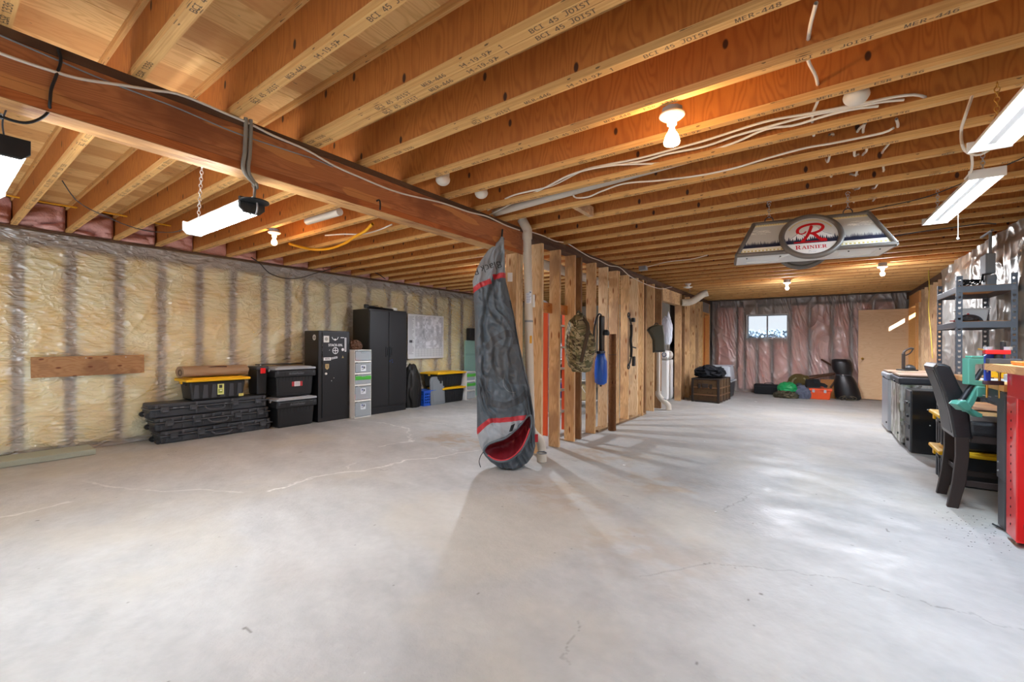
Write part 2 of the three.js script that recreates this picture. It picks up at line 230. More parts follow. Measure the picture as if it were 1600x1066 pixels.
// stud partition
const mid = structure('wall_middle');
{
  const tints = [M.stud, std(0xf6ece0, { map: TX.stud, roughness: 0.75 }), std(0xfff2e0, { map: TX.stud, roughness: 0.75 }), std(0xeadfd0, { map: TX.stud, roughness: 0.8 })]; let turnOf = 0;
  const stud = (z, m = tints[turnOf++ % 4], x = -2.67, w = 0.14, top = 2.4, t = 0.038, y0 = 0.002) => part('stud', wbox(w, top - y0, t, x, (top + y0) / 2, z + t / 2, 1.9, 0.5, rr(0, 1), rr(0, 1)), m, mid);
  for (const z of [-3.70, -3.742, -3.784]) stud(z, M.stud, -2.67, 0.138, 2.2);
  for (const z of [-4.2, -4.6, -4.99, -5.61, -6.02, -6.40, -6.88, -8.18]) stud(z);
  stud(-5.17, M.studDark); stud(-6.46, M.studPale, -2.655, 0.11); stud(-7.3); stud(-7.73, M.studDark); stud(-8.63, M.studDark); stud(-10.08); stud(-10.36, M.studDark); stud(-10.81); stud(-11.37, M.studPale); stud(-11.71); stud(-12.16, M.studPale); stud(-13.05);
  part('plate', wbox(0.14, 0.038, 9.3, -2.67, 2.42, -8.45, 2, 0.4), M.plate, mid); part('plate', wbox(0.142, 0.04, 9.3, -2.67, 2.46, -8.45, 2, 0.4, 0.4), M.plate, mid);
  part('header', wbox(0.12, 0.26, 1.34, -2.67, 2.268, -9.37, 0.8, 0.6), std(0xe9e4da, { map: TX.stud }), mid); part('header', wbox(0.12, 0.26, 0.7, -2.67, 2.268, -12.6, 0.8, 0.6), M.sheath, mid);
  part('blocking', wbox(0.04, 0.12, 0.9, -2.72, 1.69, -4.68, 0.9, 0.3), std(0xf0b064, { map: TX.stud }), mid);
  for (const [a, b] of [[-7.7, -5.7]]) part('sill_plate', wbox(0.14, 0.03, b - a, -2.67, 0.016, (a + b) / 2, 2, 0.4), std(0xb8b0a6, { map: TX.stud }), mid);
  part('stud', wbox(0.09, 2.39, 0.04, -2.625, 1.2, -7.5, 1.9, 0.5, 0.3, 0.6), M.studPale, mid);
}
// the door in the partition
const door1 = structure('door_1');
part('door_panel', wbox(0.04, 2.0, 0.62, -2.72, 1.01, -12.6, 0.9, 0.9), M.doorOrange, door1); for (const z of [-12.26, -12.95]) part('door_frame', wbox(0.12, 2.08, 0.05, -2.66, 1.045, z, 0.8, 0.4), M.casing, door1); part('door_frame', wbox(0.12, 0.05, 0.74, -2.66, 2.11, -12.6, 0.8, 0.4), M.casing, door1);

// wrinkled film stretched over studs; at(u, v, d) gives the point that lies d in front of the stud faces
function sheet(u0, u1, v0, v1, nu, nv, lines, at, wrinkle, hole) {
  const pos = [], uv = [], idx = [];
  for (let j = 0; j <= nv; j++) for (let i = 0; i <= nu; i++) {
    const u = mix(u0, u1, i / nu), v = mix(v0, v1, j / nv), p = at(u, v, wrinkle(u, v, bay(lines, u), lines)); pos.push(p.x, p.y, p.z); uv.push(u, v);
    if (i < nu && j < nv) { const a = j * (nu + 1) + i, b = a + 1, c = a + nu + 1, d = c + 1, um = u + (u1 - u0) / nu / 2, vm = v + (v1 - v0) / nv / 2; if (!hole || um < hole[0] || um > hole[1] || vm < hole[2] || vm > hole[3]) idx.push(a, b, d, a, d, c); }
  }
  const g = new THREE.BufferGeometry(); g.setAttribute('position', new THREE.Float32BufferAttribute(pos, 3)); g.setAttribute('uv', new THREE.Float32BufferAttribute(uv, 2)); g.setIndex(idx); g.computeVertexNormals(); return g;
}
// position 0..1 across the bay that u lies in
function bay(lines, u) { for (let i = 0; i + 1 < lines.length; i++) { const a = lines[i], b = lines[i + 1]; if ((u - a) * (u - b) <= 0) { const w = Math.abs(b - a), h = 0.019 / w, t = Math.abs(u - a) / w; return clamp((t - h) / (1 - 2 * h)); } } return 0; }
const puff = (t) => Math.pow(Math.max(0, Math.sin(Math.PI * t)), 0.6);
const ridge = (x, p) => Math.pow(1 - Math.abs(2 * x - 1), p);
const topFlat = (v) => 1 - smooth(2.26, 2.36, v), botFlat = (v) => smooth(0, 0.1, v);
const wrinkleA = (u, v, t) => { const s = puff(t), edge = 1 - 0.75 * s, w = fbm(u * 0.9, v * 0.7, 2, 305) - 0.5, q = v + (0.55 * (vn(u * 0.8, v * 0.5, 310) - 0.5)) * (t - 0.5) * 1.6 + w * 0.4; return 0.006 + (0.028 * s * topFlat(v) * botFlat(v)) + (0.006 + 0.012 * edge) * ridge(vn(u * 2.2 + w * 3, q * 17, 301), 2) + 0.009 * ridge(vn(u * 4 + v * 2, q * 30, 302), 2) * edge + 0.006 * ridge(vn(u * 7 + w * 5, q * 47, 306), 2) * (0.3 + edge) + 0.005 * ridge(fbm(u * 1.2 + v * 0.8, v * 1.1 - u, 3, 303), 6) + 0.02 * ridge(vn(u * 1.3 + v * 1.1, 2.5 + v * 1.5 - u * 0.9, 304), 22) + 0.014 * ridge(vn(u * 2.1 - v * 1.4, 7 + v * 1.9 + u * 1.3, 307), 24) * smooth(0.6, 1.6, v); };
const wrinkleB = (u, v, t) => { const s = puff(t), w = fbm(u * 1.1, v * 0.9, 2, 405) - 0.5, q = u + 0.25 * w + 0.12 * Math.sin(v * 2 + u * 5); return 0.006 + 0.045 * s * topFlat(v) * botFlat(v) + 0.022 * ridge(vn(q * 11, v * 1.6 + w * 2, 401), 2) + 0.012 * ridge(vn(q * 18 + v * 4, v * 7 + u * 5, 402), 2) + 0.03 * ridge(vn(q * 5 + v * 1.2, v * 0.9, 403), 9); };
const wrinkleC = (u, v, t) => { const s = puff(t), w = fbm(u * 1.6, v * 1.4, 3, 505) - 0.5, q = u + 0.35 * w; return 0.012 + 0.05 * s * smooth(0, 0.3, v) * topFlat(v) + 0.036 * ridge(vn(q * 3.4, v * 1.2 + w * 2, 501), 3) + 0.022 * ridge(vn(q * 8 + v * 1.8, v * 4.2 - u * 1.6, 502), 2.5) + 0.012 * ridge(vn(u * 11 - v * 3, v * 9 + w * 5, 503), 2.5); };
// batts fill the bays behind the film
function batt(u0, u1, v0, v1, at, s, ou) {
  const nu = 10, nv = 46, pos = [], uv = [], idx = [];
  for (let j = 0; j <= nv; j++) for (let i = 0; i <= nu; i++) { const u = mix(u0, u1, i / nu), v = mix(v0, v1, j / nv), t = i / nu, d = -0.014 + 0.024 * puff(clamp(t * 0.92 + 0.04)) * topFlat(v) * botFlat(v) - 0.016 * fbm(u * 9, v * 7, 3, s), p = at(u, v, i === 0 || i === nu || j === 0 || j === nv ? -0.08 : d); pos.push(p.x, p.y, p.z); uv.push(u * 1.3 + ou, v * 0.9 + ou * 3); if (i < nu && j < nv) { const a = j * (nu + 1) + i; idx.push(a, a + 1, a + nu + 2, a, a + nu + 2, a + nu + 1); } }
  const g = new THREE.BufferGeometry(); g.setAttribute('position', new THREE.Float32BufferAttribute(pos, 3)); g.setAttribute('uv', new THREE.Float32BufferAttribute(uv, 2)); g.setIndex(idx); g.computeVertexNormals(); return g;
}
const dbl = (m) => { m.side = THREE.DoubleSide; return m; };
dbl(M.battY); dbl(M.battP); dbl(M.rim);
// left wall
const wallLeft = structure('wall_left');
{
  const L = [2.2, 1.8, 1.4, 1.0, 0.58, 0.18, -0.23, -0.64, -1.04, -1.46, -1.88, -2.3, -2.72, -3.15, -3.51, -3.79, -4.2, -4.63, -5.02, -5.5, -5.92, -6.32, -6.77, -7.21]; while (L[L.length - 1] > -12.8) L.push(L[L.length - 1] - 0.41);
  const at = (u, v, d) => V(LX + d, v, u);
  part('backing', new THREE.BoxGeometry(0.1, 3.0, 15.9).translate(LX - 0.21, 1.4, -5.4), M.sheath, wallLeft);
  L.forEach((z, i) => { const w = i === 14 || i === 15 ? 0.06 : 0.04; part('stud', wbox(0.14, 2.3, w, LX - 0.07, 1.19, z, 1.9, 0.5, rr(0, 1), rr(0, 1)), M.studGrey, wallLeft); if (i + 1 < L.length) part('insulation_batt', batt(z - 0.022, L[i + 1] + 0.022, 0.04, 2.33, at, 600 + i, rr(0, 1)), M.battY, wallLeft); });
  part('plate', wbox(0.14, 0.038, 15.6, LX - 0.07, 0.019, -5.3, 2, 0.5), M.studGrey, wallLeft); for (const y of [2.36, 2.40, 2.44]) part('plate', wbox(0.14, 0.038, 15.6, LX - 0.07, y, -5.3, 2, 0.5), M.plateGrey, wallLeft); part('plate', wbox(0.2, 0.02, 15.6, LX - 0.06, 2.469, -5.3, 2, 0.5), M.plate, wallLeft);
  part('plastic_sheet', sheet(2.2, -12.98, 0.004, 2.445, 820, 250, L, at, wrinkleA), M.film, wallLeft);
  for (let k = -6; k <= 27; k++) { const z = -1.819 - 0.4064 * k; const g = blobPanel(z - 0.2032 - 0.19, z - 0.2032 + 0.19, k); part('rim_insulation', g, M.rim, wallLeft); }
}
function blobPanel(z0, z1, s) { const nu = 20, nv = 26, pos = [], uv = [], idx = []; for (let j = 0; j <= nv; j++) for (let i = 0; i <= nu; i++) { const z = mix(z0, z1, i / nu), y = mix(2.482, 2.775, j / nv), x = -7.0 + 0.13 * Math.sin(Math.PI * i / nu) ** 0.4 * (1.05 - 0.9 * ridge(vn(z * 2 + s * 7, y * 8 + z * 2.5, 800), 3) - 0.35 * ridge(vn(z * 6 + s, y * 17, 801), 2)) - (j === nv || j === 0 ? 0.04 : 0); pos.push(x, y, z); uv.push(z, y); if (i < nu && j < nv) { const a = j * (nu + 1) + i; idx.push(a, a + 1, a + nu + 2, a, a + nu + 2, a + nu + 1); } } const g = new THREE.BufferGeometry(); g.setAttribute('position', new THREE.Float32BufferAttribute(pos, 3)); g.setAttribute('uv', new THREE.Float32BufferAttribute(uv, 2)); g.setIndex(idx); g.computeVertexNormals(); return g; }
// far wall with the window
const wallFar = structure('wall_far');
const WIN = [-1.70, -0.76, 1.44, 2.07];
{
  const L = [-2.5, -1.94, -1.75, -1.45, -1.11, -0.72, -0.3, 0.15, 0.52, 0.93, 1.34], at = (u, v, d) => V(u, v, FZW + d), inW = (x) => x > WIN[0] - 0.06 && x < WIN[1] + 0.03;
  for (const [a, b, c, d] of [[-7.3, WIN[0], -0.1, 2.9], [WIN[1], 1.7, -0.1, 2.9], [WIN[0], WIN[1], -0.1, WIN[2]], [WIN[0], WIN[1], WIN[3], 2.9]]) part('backing', new THREE.BoxGeometry(b - a, d - c, 0.1).translate((a + b) / 2, (c + d) / 2, FZW - 0.2), M.sheath, wallFar);
  L.forEach((x, i) => {
    const short = x > WIN[0] && x < WIN[1];
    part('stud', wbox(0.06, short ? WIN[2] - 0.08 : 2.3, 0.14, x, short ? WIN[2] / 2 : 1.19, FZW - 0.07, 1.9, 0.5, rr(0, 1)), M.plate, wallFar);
    if (i + 1 < L.length) { const a = x + 0.022, b = L[i + 1] - 0.022, under = a > WIN[0] - 0.1 && b < WIN[1] + 0.1; part('insulation_batt', batt(a, b, 0.04, under ? WIN[2] - 0.08 : 2.3, at, 700 + i, rr(0, 1)), M.battP, wallFar); }
  });
  for (const [y, h] of [[WIN[2] - 0.055, 0.045], [WIN[3] + 0.06, 0.1], [2.24, 0.1]]) part('window_header', wbox(WIN[1] - WIN[0] + 0.06, h, 0.138, (WIN[0] + WIN[1]) / 2, y, FZW - 0.07, 1, 0.4), M.studDark, wallFar);
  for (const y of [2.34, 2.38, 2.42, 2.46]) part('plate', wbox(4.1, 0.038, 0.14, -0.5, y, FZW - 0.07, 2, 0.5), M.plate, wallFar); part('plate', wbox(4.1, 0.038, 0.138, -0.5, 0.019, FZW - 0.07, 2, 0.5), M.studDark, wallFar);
  part('plastic_sheet', sheet(-2.56, 1.5, 0.004, 2.47, 420, 180, L, at, wrinkleB, [WIN[0], WIN[1], WIN[2], WIN[3]]), M.filmPink, wallFar);
}
const win = structure('window_1');
{
  const [a, b, c, d] = WIN, cx = (a + b) / 2, cy = (c + d) / 2, z = FZW - 0.13, al = std(0x9a9ca0, { roughness: 0.4, metalness: 0.4 });
  for (const [w, h, x, y] of [[b - a, 0.03, cx, c + 0.015], [b - a, 0.03, cx, d - 0.015], [0.03, d - c, a + 0.015, cy], [0.03, d - c, b - 0.015, cy]]) part('window_frame', new THREE.BoxGeometry(w, h, 0.08).translate(x, y, z), al, win);
  part('mullion', new THREE.BoxGeometry(0.035, d - c - 0.06, 0.05).translate(cx, cy, z), al, win);
  for (const s of [-1, 1]) part('pane', new THREE.BoxGeometry((b - a) / 2 - 0.05, d - c - 0.06, 0.004).translate(cx + s * ((b - a) / 4 - 0.004), cy, z + s * 0.01), phys(0xffffff, { transmission: 1, roughness: 0.02 }), win);
  part('window_sill', new THREE.BoxGeometry(b - a, 0.012, 0.17).translate(cx, c - 0.004, FZW - 0.06), M.white, win); for (const x of [a - 0.004, b + 0.004]) part('window_jamb', new THREE.BoxGeometry(0.012, d - c, 0.17).translate(x, cy, FZW - 0.06), M.white, win); part('window_jamb', new THREE.BoxGeometry(b - a, 0.012, 0.17).translate(cx, d + 0.004, FZW - 0.06), M.white, win);
}
// right wall: foil-faced blanket near, bare studs and a doorway far
const wallRight = structure('wall_right');
const DW = [-12.95, -12.08];
{
  const at = (u, v, d) => V(RX - 0.012 - d * 0.85, v, u), L = []; for (let z = 2.2; z > -9.7; z -= 0.58) L.push(z);
  for (const [z0, z1, y0, y1] of [[2.6, DW[1], -0.1, 2.9], [DW[0], -13.4, -0.1, 2.9], [DW[1], DW[0], 2.12, 2.9]]) part('backing', new THREE.BoxGeometry(0.1, y1 - y0, z0 - z1).translate(RX + 0.19, (y0 + y1) / 2, (z0 + z1) / 2), std(0xd8c8a8, { map: TX.ply }), wallRight);
  L.forEach((z) => part('stud', wbox(0.14, 2.33, 0.04, RX + 0.07, 1.2, z, 1.9, 0.5, rr(0, 1)), M.studDark, wallRight));
  for (const z of [-9.7, -10.1, -10.5, -10.9, -11.3, -11.65, -11.95]) part('stud', wbox(0.14, 2.36, 0.04, RX + 0.07, 1.2, z, 1.9, 0.5, rr(0, 1)), M.stud, wallRight);
  for (const y of [2.40, 2.44]) part('plate', wbox(0.16, 0.038, 15.4, RX + 0.06, y, -5.3, 2, 0.5), M.plate, wallRight);
  part('plate', wbox(0.14, 0.038, 14.2, RX + 0.07, 0.019, -4.9, 2, 0.5), M.studDark, wallRight);
  part('door_header', wbox(0.14, 0.24, 1.3, RX + 0.065, 2.27, -12.5, 0.9, 0.9), std(0xffdfae, { map: TX.door }), wallRight);
  part('foil_blanket', sheet(2.2, -9.6, 0.02, 2.462, 760, 150, L, at, wrinkleC), M.foil, wallRight);
}
const door2 = structure('door_2');
for (const [z, w] of [[DW[1] + 0.035, 0.07], [DW[0] - 0.025, 0.05]]) part('door_frame', wbox(0.18, 2.1, w, RX + 0.06, 1.06, z, 0.9, 0.4), M.casing, door2);
for (const z of [DW[1] + 0.1, DW[0] - 0.08]) part('trim', wbox(0.02, 2.13, 0.09, RX - 0.012, 1.075, z, 0.9, 0.4), M.casing, door2);
part('door_frame', wbox(0.18, 0.04, DW[1] - DW[0], RX + 0.06, 2.12, (DW[0] + DW[1]) / 2, 0.9, 0.4), M.casing, door2);
{ const slab = part('door_panel', wbox(0.87, 2.08, 0.042, 1.085, 1.055, -13.02, 1.3, 1.3), M.door, door2); const k = part('door_knob', lathe([[0, 0], [0.025, 0], [0.026, 0.006], [0.01, 0.01], [0.01, 0.03], [0.024, 0.04], [0.028, 0.055], [0.02, 0.068], [0, 0.07]], 20).rotateX(Math.PI / 2), M.brass, slab); k.position.set(0.72, 0.96, -13.0); for (const y of [0.3, 1.05, 1.8]) part('hinge', new THREE.CylinderGeometry(0.008, 0.008, 0.09, 8).translate(1.525, y, -12.985), M.brass, slab); }
const BD = [-4.7, -0.9];   // patio door in the wall behind the viewpoint
{
  const w = structure('wall_back'); for (const [a, b, c, d] of [[-7.4, BD[0], -0.1, 2.9], [BD[1], 1.8, -0.1, 2.9], [BD[0], BD[1], 2.12, 2.9]]) part('wall_panel', new THREE.BoxGeometry(b - a, d - c, 0.1).translate((a + b) / 2, (c + d) / 2, BZ + 0.05), M.drywall, w);
  const p = structure('door_3'), W = BD[1] - BD[0]; for (let i = 0; i < 2; i++) { const cx = BD[0] + W * (0.25 + 0.5 * i), z = BZ + 0.03 + 0.04 * i; for (const s of [-1, 1]) part('stile', new THREE.BoxGeometry(0.07, 2.1, 0.035).translate(cx + s * (W / 4 - 0.035), 1.06, z), M.white, p); for (const y of [0.05, 2.07]) part('rail', new THREE.BoxGeometry(W / 2 - 0.14, 0.08, 0.035).translate(cx, y, z), M.white, p); part('pane', new THREE.BoxGeometry(W / 2 - 0.14, 1.94, 0.006).translate(cx, 1.06, z), phys(0xffffff, { transmission: 1, roughness: 0.02 }), p); }
  structure('patio', new THREE.BoxGeometry(20, 0.1, 9).translate(-3, -0.08, 7), std(0xb9b6ae, { roughness: 0.95 }));
}
// utility room wall beyond the partition
structure('wall_utility', new THREE.BoxGeometry(3.6, 2.38, 0.1).translate(-5.1, 1.19, -11.6), M.drywall);
// outside: wall and boards added to shape sunlight, ground and shrubs beyond the window
{ const r = structure('added_sun_wall'); part('streak_edge_wall', new THREE.BoxGeometry(0.2, 2.55, 12).translate(2.6, 1.275, -11), M.sheath, r); part('streak_end_block', new THREE.BoxGeometry(0.2, 0.9, 6).translate(2.6, 3.0, -8.7), M.sheath, r); }  // unseen wall and block, added to bound the sun streak on the door
{ const f = thing('added_sun_screen', 'weathered timber boards added above the unseen wall to shape the sun streak', 'added_sun_screen', [2.55, 2.55, -14]); for (let i = 0; i < 4; i++) part('board', wbox(0.03, 0.18, 4.5, 0, 0.235 + i * 0.19, 0, 2, 0.5), M.studDark, f); for (const z of [-2.1, 0, 2.2]) part('post', wbox(0.08, 0.95, 0.08, 0.055, 0.478, z, 1, 0.3), M.studDark, f); }  // unseen boards put in as the upper edge of the sun streak
structure('ground', new THREE.BoxGeometry(30, 0.2, 8).translate(-2, 1.28, -17.3), std(0x9aa0a4, { roughness: 1 }));
{
  const n = 1400, leaf = new THREE.IcosahedronGeometry(0.05, 0), inst = new THREE.InstancedMesh(leaf, std(0x56646e, { roughness: 0.9 }), n), m = new THREE.Matrix4(), q = new THREE.Quaternion();
  for (let i = 0; i < n; i++) { const x = rr(-4.5, 1), h = 0.28 + 0.14 * vn(x * 3, 0, 9), y = 1.38 + rnd() * h; q.setFromEuler(new THREE.Euler(rr(0, 6), rr(0, 6), rr(0, 6))); m.compose(V(x, y, -16 + rr(-0.25, 0.25)), q, V(rr(0.6, 1.5), rr(0.3, 0.6), rr(0.6, 1.5))); inst.setMatrixAt(i, m); }
  inst.name = 'shrubbery'; inst.userData = { kind: 'stuff', label: 'frosty blue-grey shrubs outside the small window', category: 'shrubs' }; shade(inst); scene.add(inst);
}

// ---------- lamps ----------
function areaLight(w, l, x, y, z, alongX, power, parent) { const a = new THREE.RectAreaLight(0xcae4fd, power, alongX ? l : w, alongX ? w : l); a.position.set(x, y, z); a.rotation.set(-Math.PI / 2, 0, 0); parent.add(a); return a; }
const chainGeo = (a, b) => { const n = Math.max(2, Math.round(a.distanceTo(b) / 0.022)), gs = []; for (let i = 0; i < n; i++) { const g = new THREE.TorusGeometry(0.009, 0.0022, 5, 10); g.scale(1, 1.5, 1); if (i % 2) g.rotateY(Math.PI / 2); const p = a.clone().lerp(b, (i + 0.5) / n); g.translate(p.x, p.y, p.z); gs.push(g); } return merge(gs); };
// wraparound shop lights of the left bay: long axis x, y of the underside
function wrapLight(x0, x1, y, z, label) {
  const L = x1 - x0, t = thing('shop_light', label, 'light', [(x0 + x1) / 2, y, z], 0);
  const s = new THREE.Shape(); s.moveTo(-0.06, 0.03); s.quadraticCurveTo(-0.06, 0, -0.035, 0); s.lineTo(0.035, 0); s.quadraticCurveTo(0.06, 0, 0.06, 0.03); s.lineTo(0.05, 0.05); s.lineTo(-0.05, 0.05);
  part('diffuser', new THREE.ExtrudeGeometry(s, { depth: L - 0.05, bevelEnabled: false, curveSegments: 8 }).translate(0, 0, -L / 2 + 0.025).rotateY(Math.PI / 2), M.led, t);
  part('housing', rb(L - 0.03, 0.022, 0.105, 0, 0.061, 0, 0.006), M.white, t);
  const cap = extrude([[-0.064, 0.074], [-0.064, 0.02], [-0.04, -0.004], [0.04, -0.004], [0.064, 0.02], [0.064, 0.074]], 0.025, 0.003).rotateY(Math.PI / 2);
  for (const e of [-1, 1]) part('end_cap', cap.clone().translate(e * (L / 2 - 0.013), 0, 0), e > 0 ? M.black : M.white, t);
  areaLight(0.1, L - 0.1, 0, -0.012, 0, true, LED_POWER * 0.46, t); return t;
}
{
  const a = wrapLight(-3.56, -2.66, 2.0, -1.13, 'glowing shop light hung by a rope and carabiner under the wooden beam');
  part('chain', chainGeo(V(-0.37, 0.06, 0), V(-0.30, 0.48, 0)), M.white, a); part('pull_tab', new THREE.CylinderGeometry(0.075, 0.075, 0.008, 24).translate(0.47, 0.055, 0), M.black, a);
  const b = wrapLight(-3.62, -2.72, 2.02, -0.215, 'shop light with black cap cut off by the photo\'s left edge'); part('hanging_wire', tube([V(0.40, 0.06, 0), V(0.43, 0.13, 0.01), V(0.44, 0.19, 0)], 0.003), M.darkGrey, b);
  const r = thing('hanging_rope', 'grey woven rope looped round the wooden beam with a knot', 'rope');
  const zr = atX(384, 210, -2.59).z; part('strap', tube([V(-2.59, 2.49, zr), V(-2.588, 2.44, zr), V(-2.588, 2.3, zr + 0.005), V(-2.59, 2.2, zr + 0.01), V(-2.63, 2.15, -1.13)], 0.011, 8, 40), M.rope, r); part('strap', tube([V(-2.59, 2.49, zr - 0.025), V(-2.588, 2.44, zr - 0.025), V(-2.588, 2.3, zr - 0.02), V(-2.59, 2.2, zr - 0.015), V(-2.635, 2.15, -1.135)], 0.011, 8, 40), M.rope, r);
  part('knot', new THREE.TorusKnotGeometry(0.014, 0.007, 40, 6).translate(-2.635, 2.145, -1.132), M.rope, r); part('tail', tube([V(-2.635, 2.14, -1.13), V(-2.64, 2.1, -1.13), V(-2.645, 2.06, -1.13)], 0.008), M.rope, r);
  const c = single('carabiner', tube([V(0, 0.052, 0), V(0.022, 0.04, 0), V(0.03, -0.02, 0), V(0.016, -0.052, 0), V(-0.014, -0.05, 0), V(-0.022, 0, 0), V(-0.02, 0.036, 0)], 0.0045, 8, 60, true), M.steel, 'steel carabiner joining the rope to the shop light', 'carabiner', [-2.66, 2.035, -1.13], 0.4);
  part('gate_sleeve', rod(V(-0.022, -0.02, 0), V(-0.022, 0.012, 0), 0.007), M.steel, c);
}
// two-tube shop lights of the right bay: long axis z
const ledTube = new THREE.MeshStandardMaterial({ color: 0xffffff, emissive: 0xfafcff, emissiveIntensity: 9, roughness: 0.5 });
function tubeLight(x, y, z, L, turn, label) {
  const t = thing('shop_light', label, 'light', [x, y, z], turn);
  part('reflector', extrude([[-0.075, 0], [-0.05, 0.045], [0.05, 0.045], [0.075, 0], [0.073, -0.004], [0.046, 0.04], [-0.046, 0.04], [-0.073, -0.004]], L - 0.02, 0).translate(0, 0, 0), M.white, t);
  for (const s of [-1, 1]) part('lamp_tube', new THREE.CylinderGeometry(0.0165, 0.0165, L - 0.08, 16).rotateX(Math.PI / 2).translate(s * 0.042, 0.006, 0), ledTube, t);
  for (const s of [-1, 1]) part('end_plate', rb(0.155, 0.055, 0.012, 0, 0.02, s * (L / 2 - 0.006), 0.004), M.white, t);
  part('spine', rb(0.035, 0.02, L - 0.06, 0, 0.022, 0, 0.005), M.grey, t);
  for (const s of [-1, 1]) areaLight(0.034, L - 0.1, s * 0.042, -0.0125, 0, false, LED_POWER * 1.25, t); return t;
}
{
  const a = tubeLight(0.735, 2.235, -4.2, 1.16, 0.04, 'two-tube shop light farther from the viewer, its pull cord hanging'); for (const z of [-0.5, 0.5]) part('chain', chainGeo(V(0, 0.05, z), V(0, 0.245, z)), M.steel, a); part('pull_cord', tube([V(0.05, 0, -0.2), V(0.05, -0.12, -0.2), V(0.05, -0.2, -0.2)], 0.0018), M.white, a); part('cord_knob', new THREE.SphereGeometry(0.008, 10, 8).translate(0.05, -0.205, -0.2), M.white, a);
  const b = tubeLight(0.66, 2.2, -2.42, 1.2, 0.04, 'two-tube shop light nearest the viewer, cut off at the right edge'); part('chain', chainGeo(V(0, 0.05, -0.5), V(0, 0.27, -0.5)), M.brass, b);
  tubeLight(-0.4, 2.25, 1.6, 1.2, 0, 'two-tube shop light of the right bay hung behind the viewpoint');
}
// screw-in bulbs in porcelain holders
function bulb(p, label, flood, lit, power, color, box) {
  const t = thing('ceiling_bulb', label, 'light bulb', [p.x, JY, p.z]); const y0 = box ? -0.05 : -0.03;
  part('junction_box', new THREE.CylinderGeometry(0.052, 0.052, box ? 0.05 : 0.03, 8).translate(0, y0 / 2, 0), M.grey, t);
  part('lamp_holder', lathe([[0, 0], [0.062, 0], [0.064, -0.008], [0.05, -0.02], [0.026, -0.028], [0.024, -0.055], [0, -0.055]].map(([x, y]) => [x, y]).reverse(), 28).translate(0, y0, 0), M.white, t);
  const g = flood ? lathe([[0, -0.115], [0.02, -0.113], [0.038, -0.104], [0.041, -0.092], [0.032, -0.06], [0.017, -0.035], [0.013, -0.02], [0.013, 0]], 28) : lathe([[0, -0.095], [0.014, -0.092], [0.026, -0.08], [0.03, -0.064], [0.026, -0.046], [0.015, -0.026], [0.013, 0]], 28);
  part('bulb', g.translate(0, y0 - 0.05, 0), lit, t);
  const spot = new THREE.SpotLight(color, power * 1.15, 0, 1.5, 0.3, 2); spot.position.set(0, y0 - 0.13, 0); spot.target.position.set(0, y0 - 2, 0); spot.castShadow = true; spot.shadow.radius = 1.5; t.add(spot, spot.target);
  const l = new THREE.PointLight(color, Math.min(power * 0.3, 1.6), 0, 2); l.position.set(0, y0 - 0.05 - 0.075, 0); l.castShadow = true; l.shadow.radius = 1.5; t.add(l); return t;
}
bulb(atY(1050, 170, JY), 'reflector bulb in white holder nearest on the right-bay joists', true, M.warm, BULB_POWER, 0xffc27a);
bulb(V(-4.83, JY, -2.27), 'bare glowing bulb in white holder over the left bay', false, M.warm, BULB_POWER * 0.9, 0xffb868);
bulb(V(-4.3, JY, -5.42), 'added unseen bulb behind the hanging sleeping bag, brightening the left bay', false, M.cool, BULB_POWER * 5.5, 0xeaf2ff);  // hidden extra bulb, added only to brighten the left bay
bulb(atY(1230, 437, JY), 'far bare bulb left of the other far one, toward the small window', false, M.cool, BULB_POWER * 6, 0xf0f4ff, true);
bulb(atY(1379, 411, JY), 'far bare bulb toward the veneer door, right of its twin', false, M.cool, BULB_POWER * 6, 0xf0f4ff, true);
{ const p = atY(1075, 443, JY), t = thing('lamp_holder', 'empty white ceiling lamp holder with pull chain near the partition', 'lamp holder', [p.x, JY, p.z]); part('base', lathe([[0, -0.03], [0.05, -0.03], [0.06, -0.012], [0.06, 0], [0, 0]], 20), M.white, t); part('socket', new THREE.CylinderGeometry(0.03, 0.035, 0.06, 14).translate(0, -0.06, 0), M.white, t); part('canopy', lathe([[0.02, -0.1], [0.09, -0.075], [0.08, -0.07], [0.02, -0.085]], 20), M.white, t); part('pull_chain', tube([V(0.03, -0.08, 0), V(0.035, -0.13, 0), V(0.035, -0.17, 0)], 0.004), M.steel, t); }

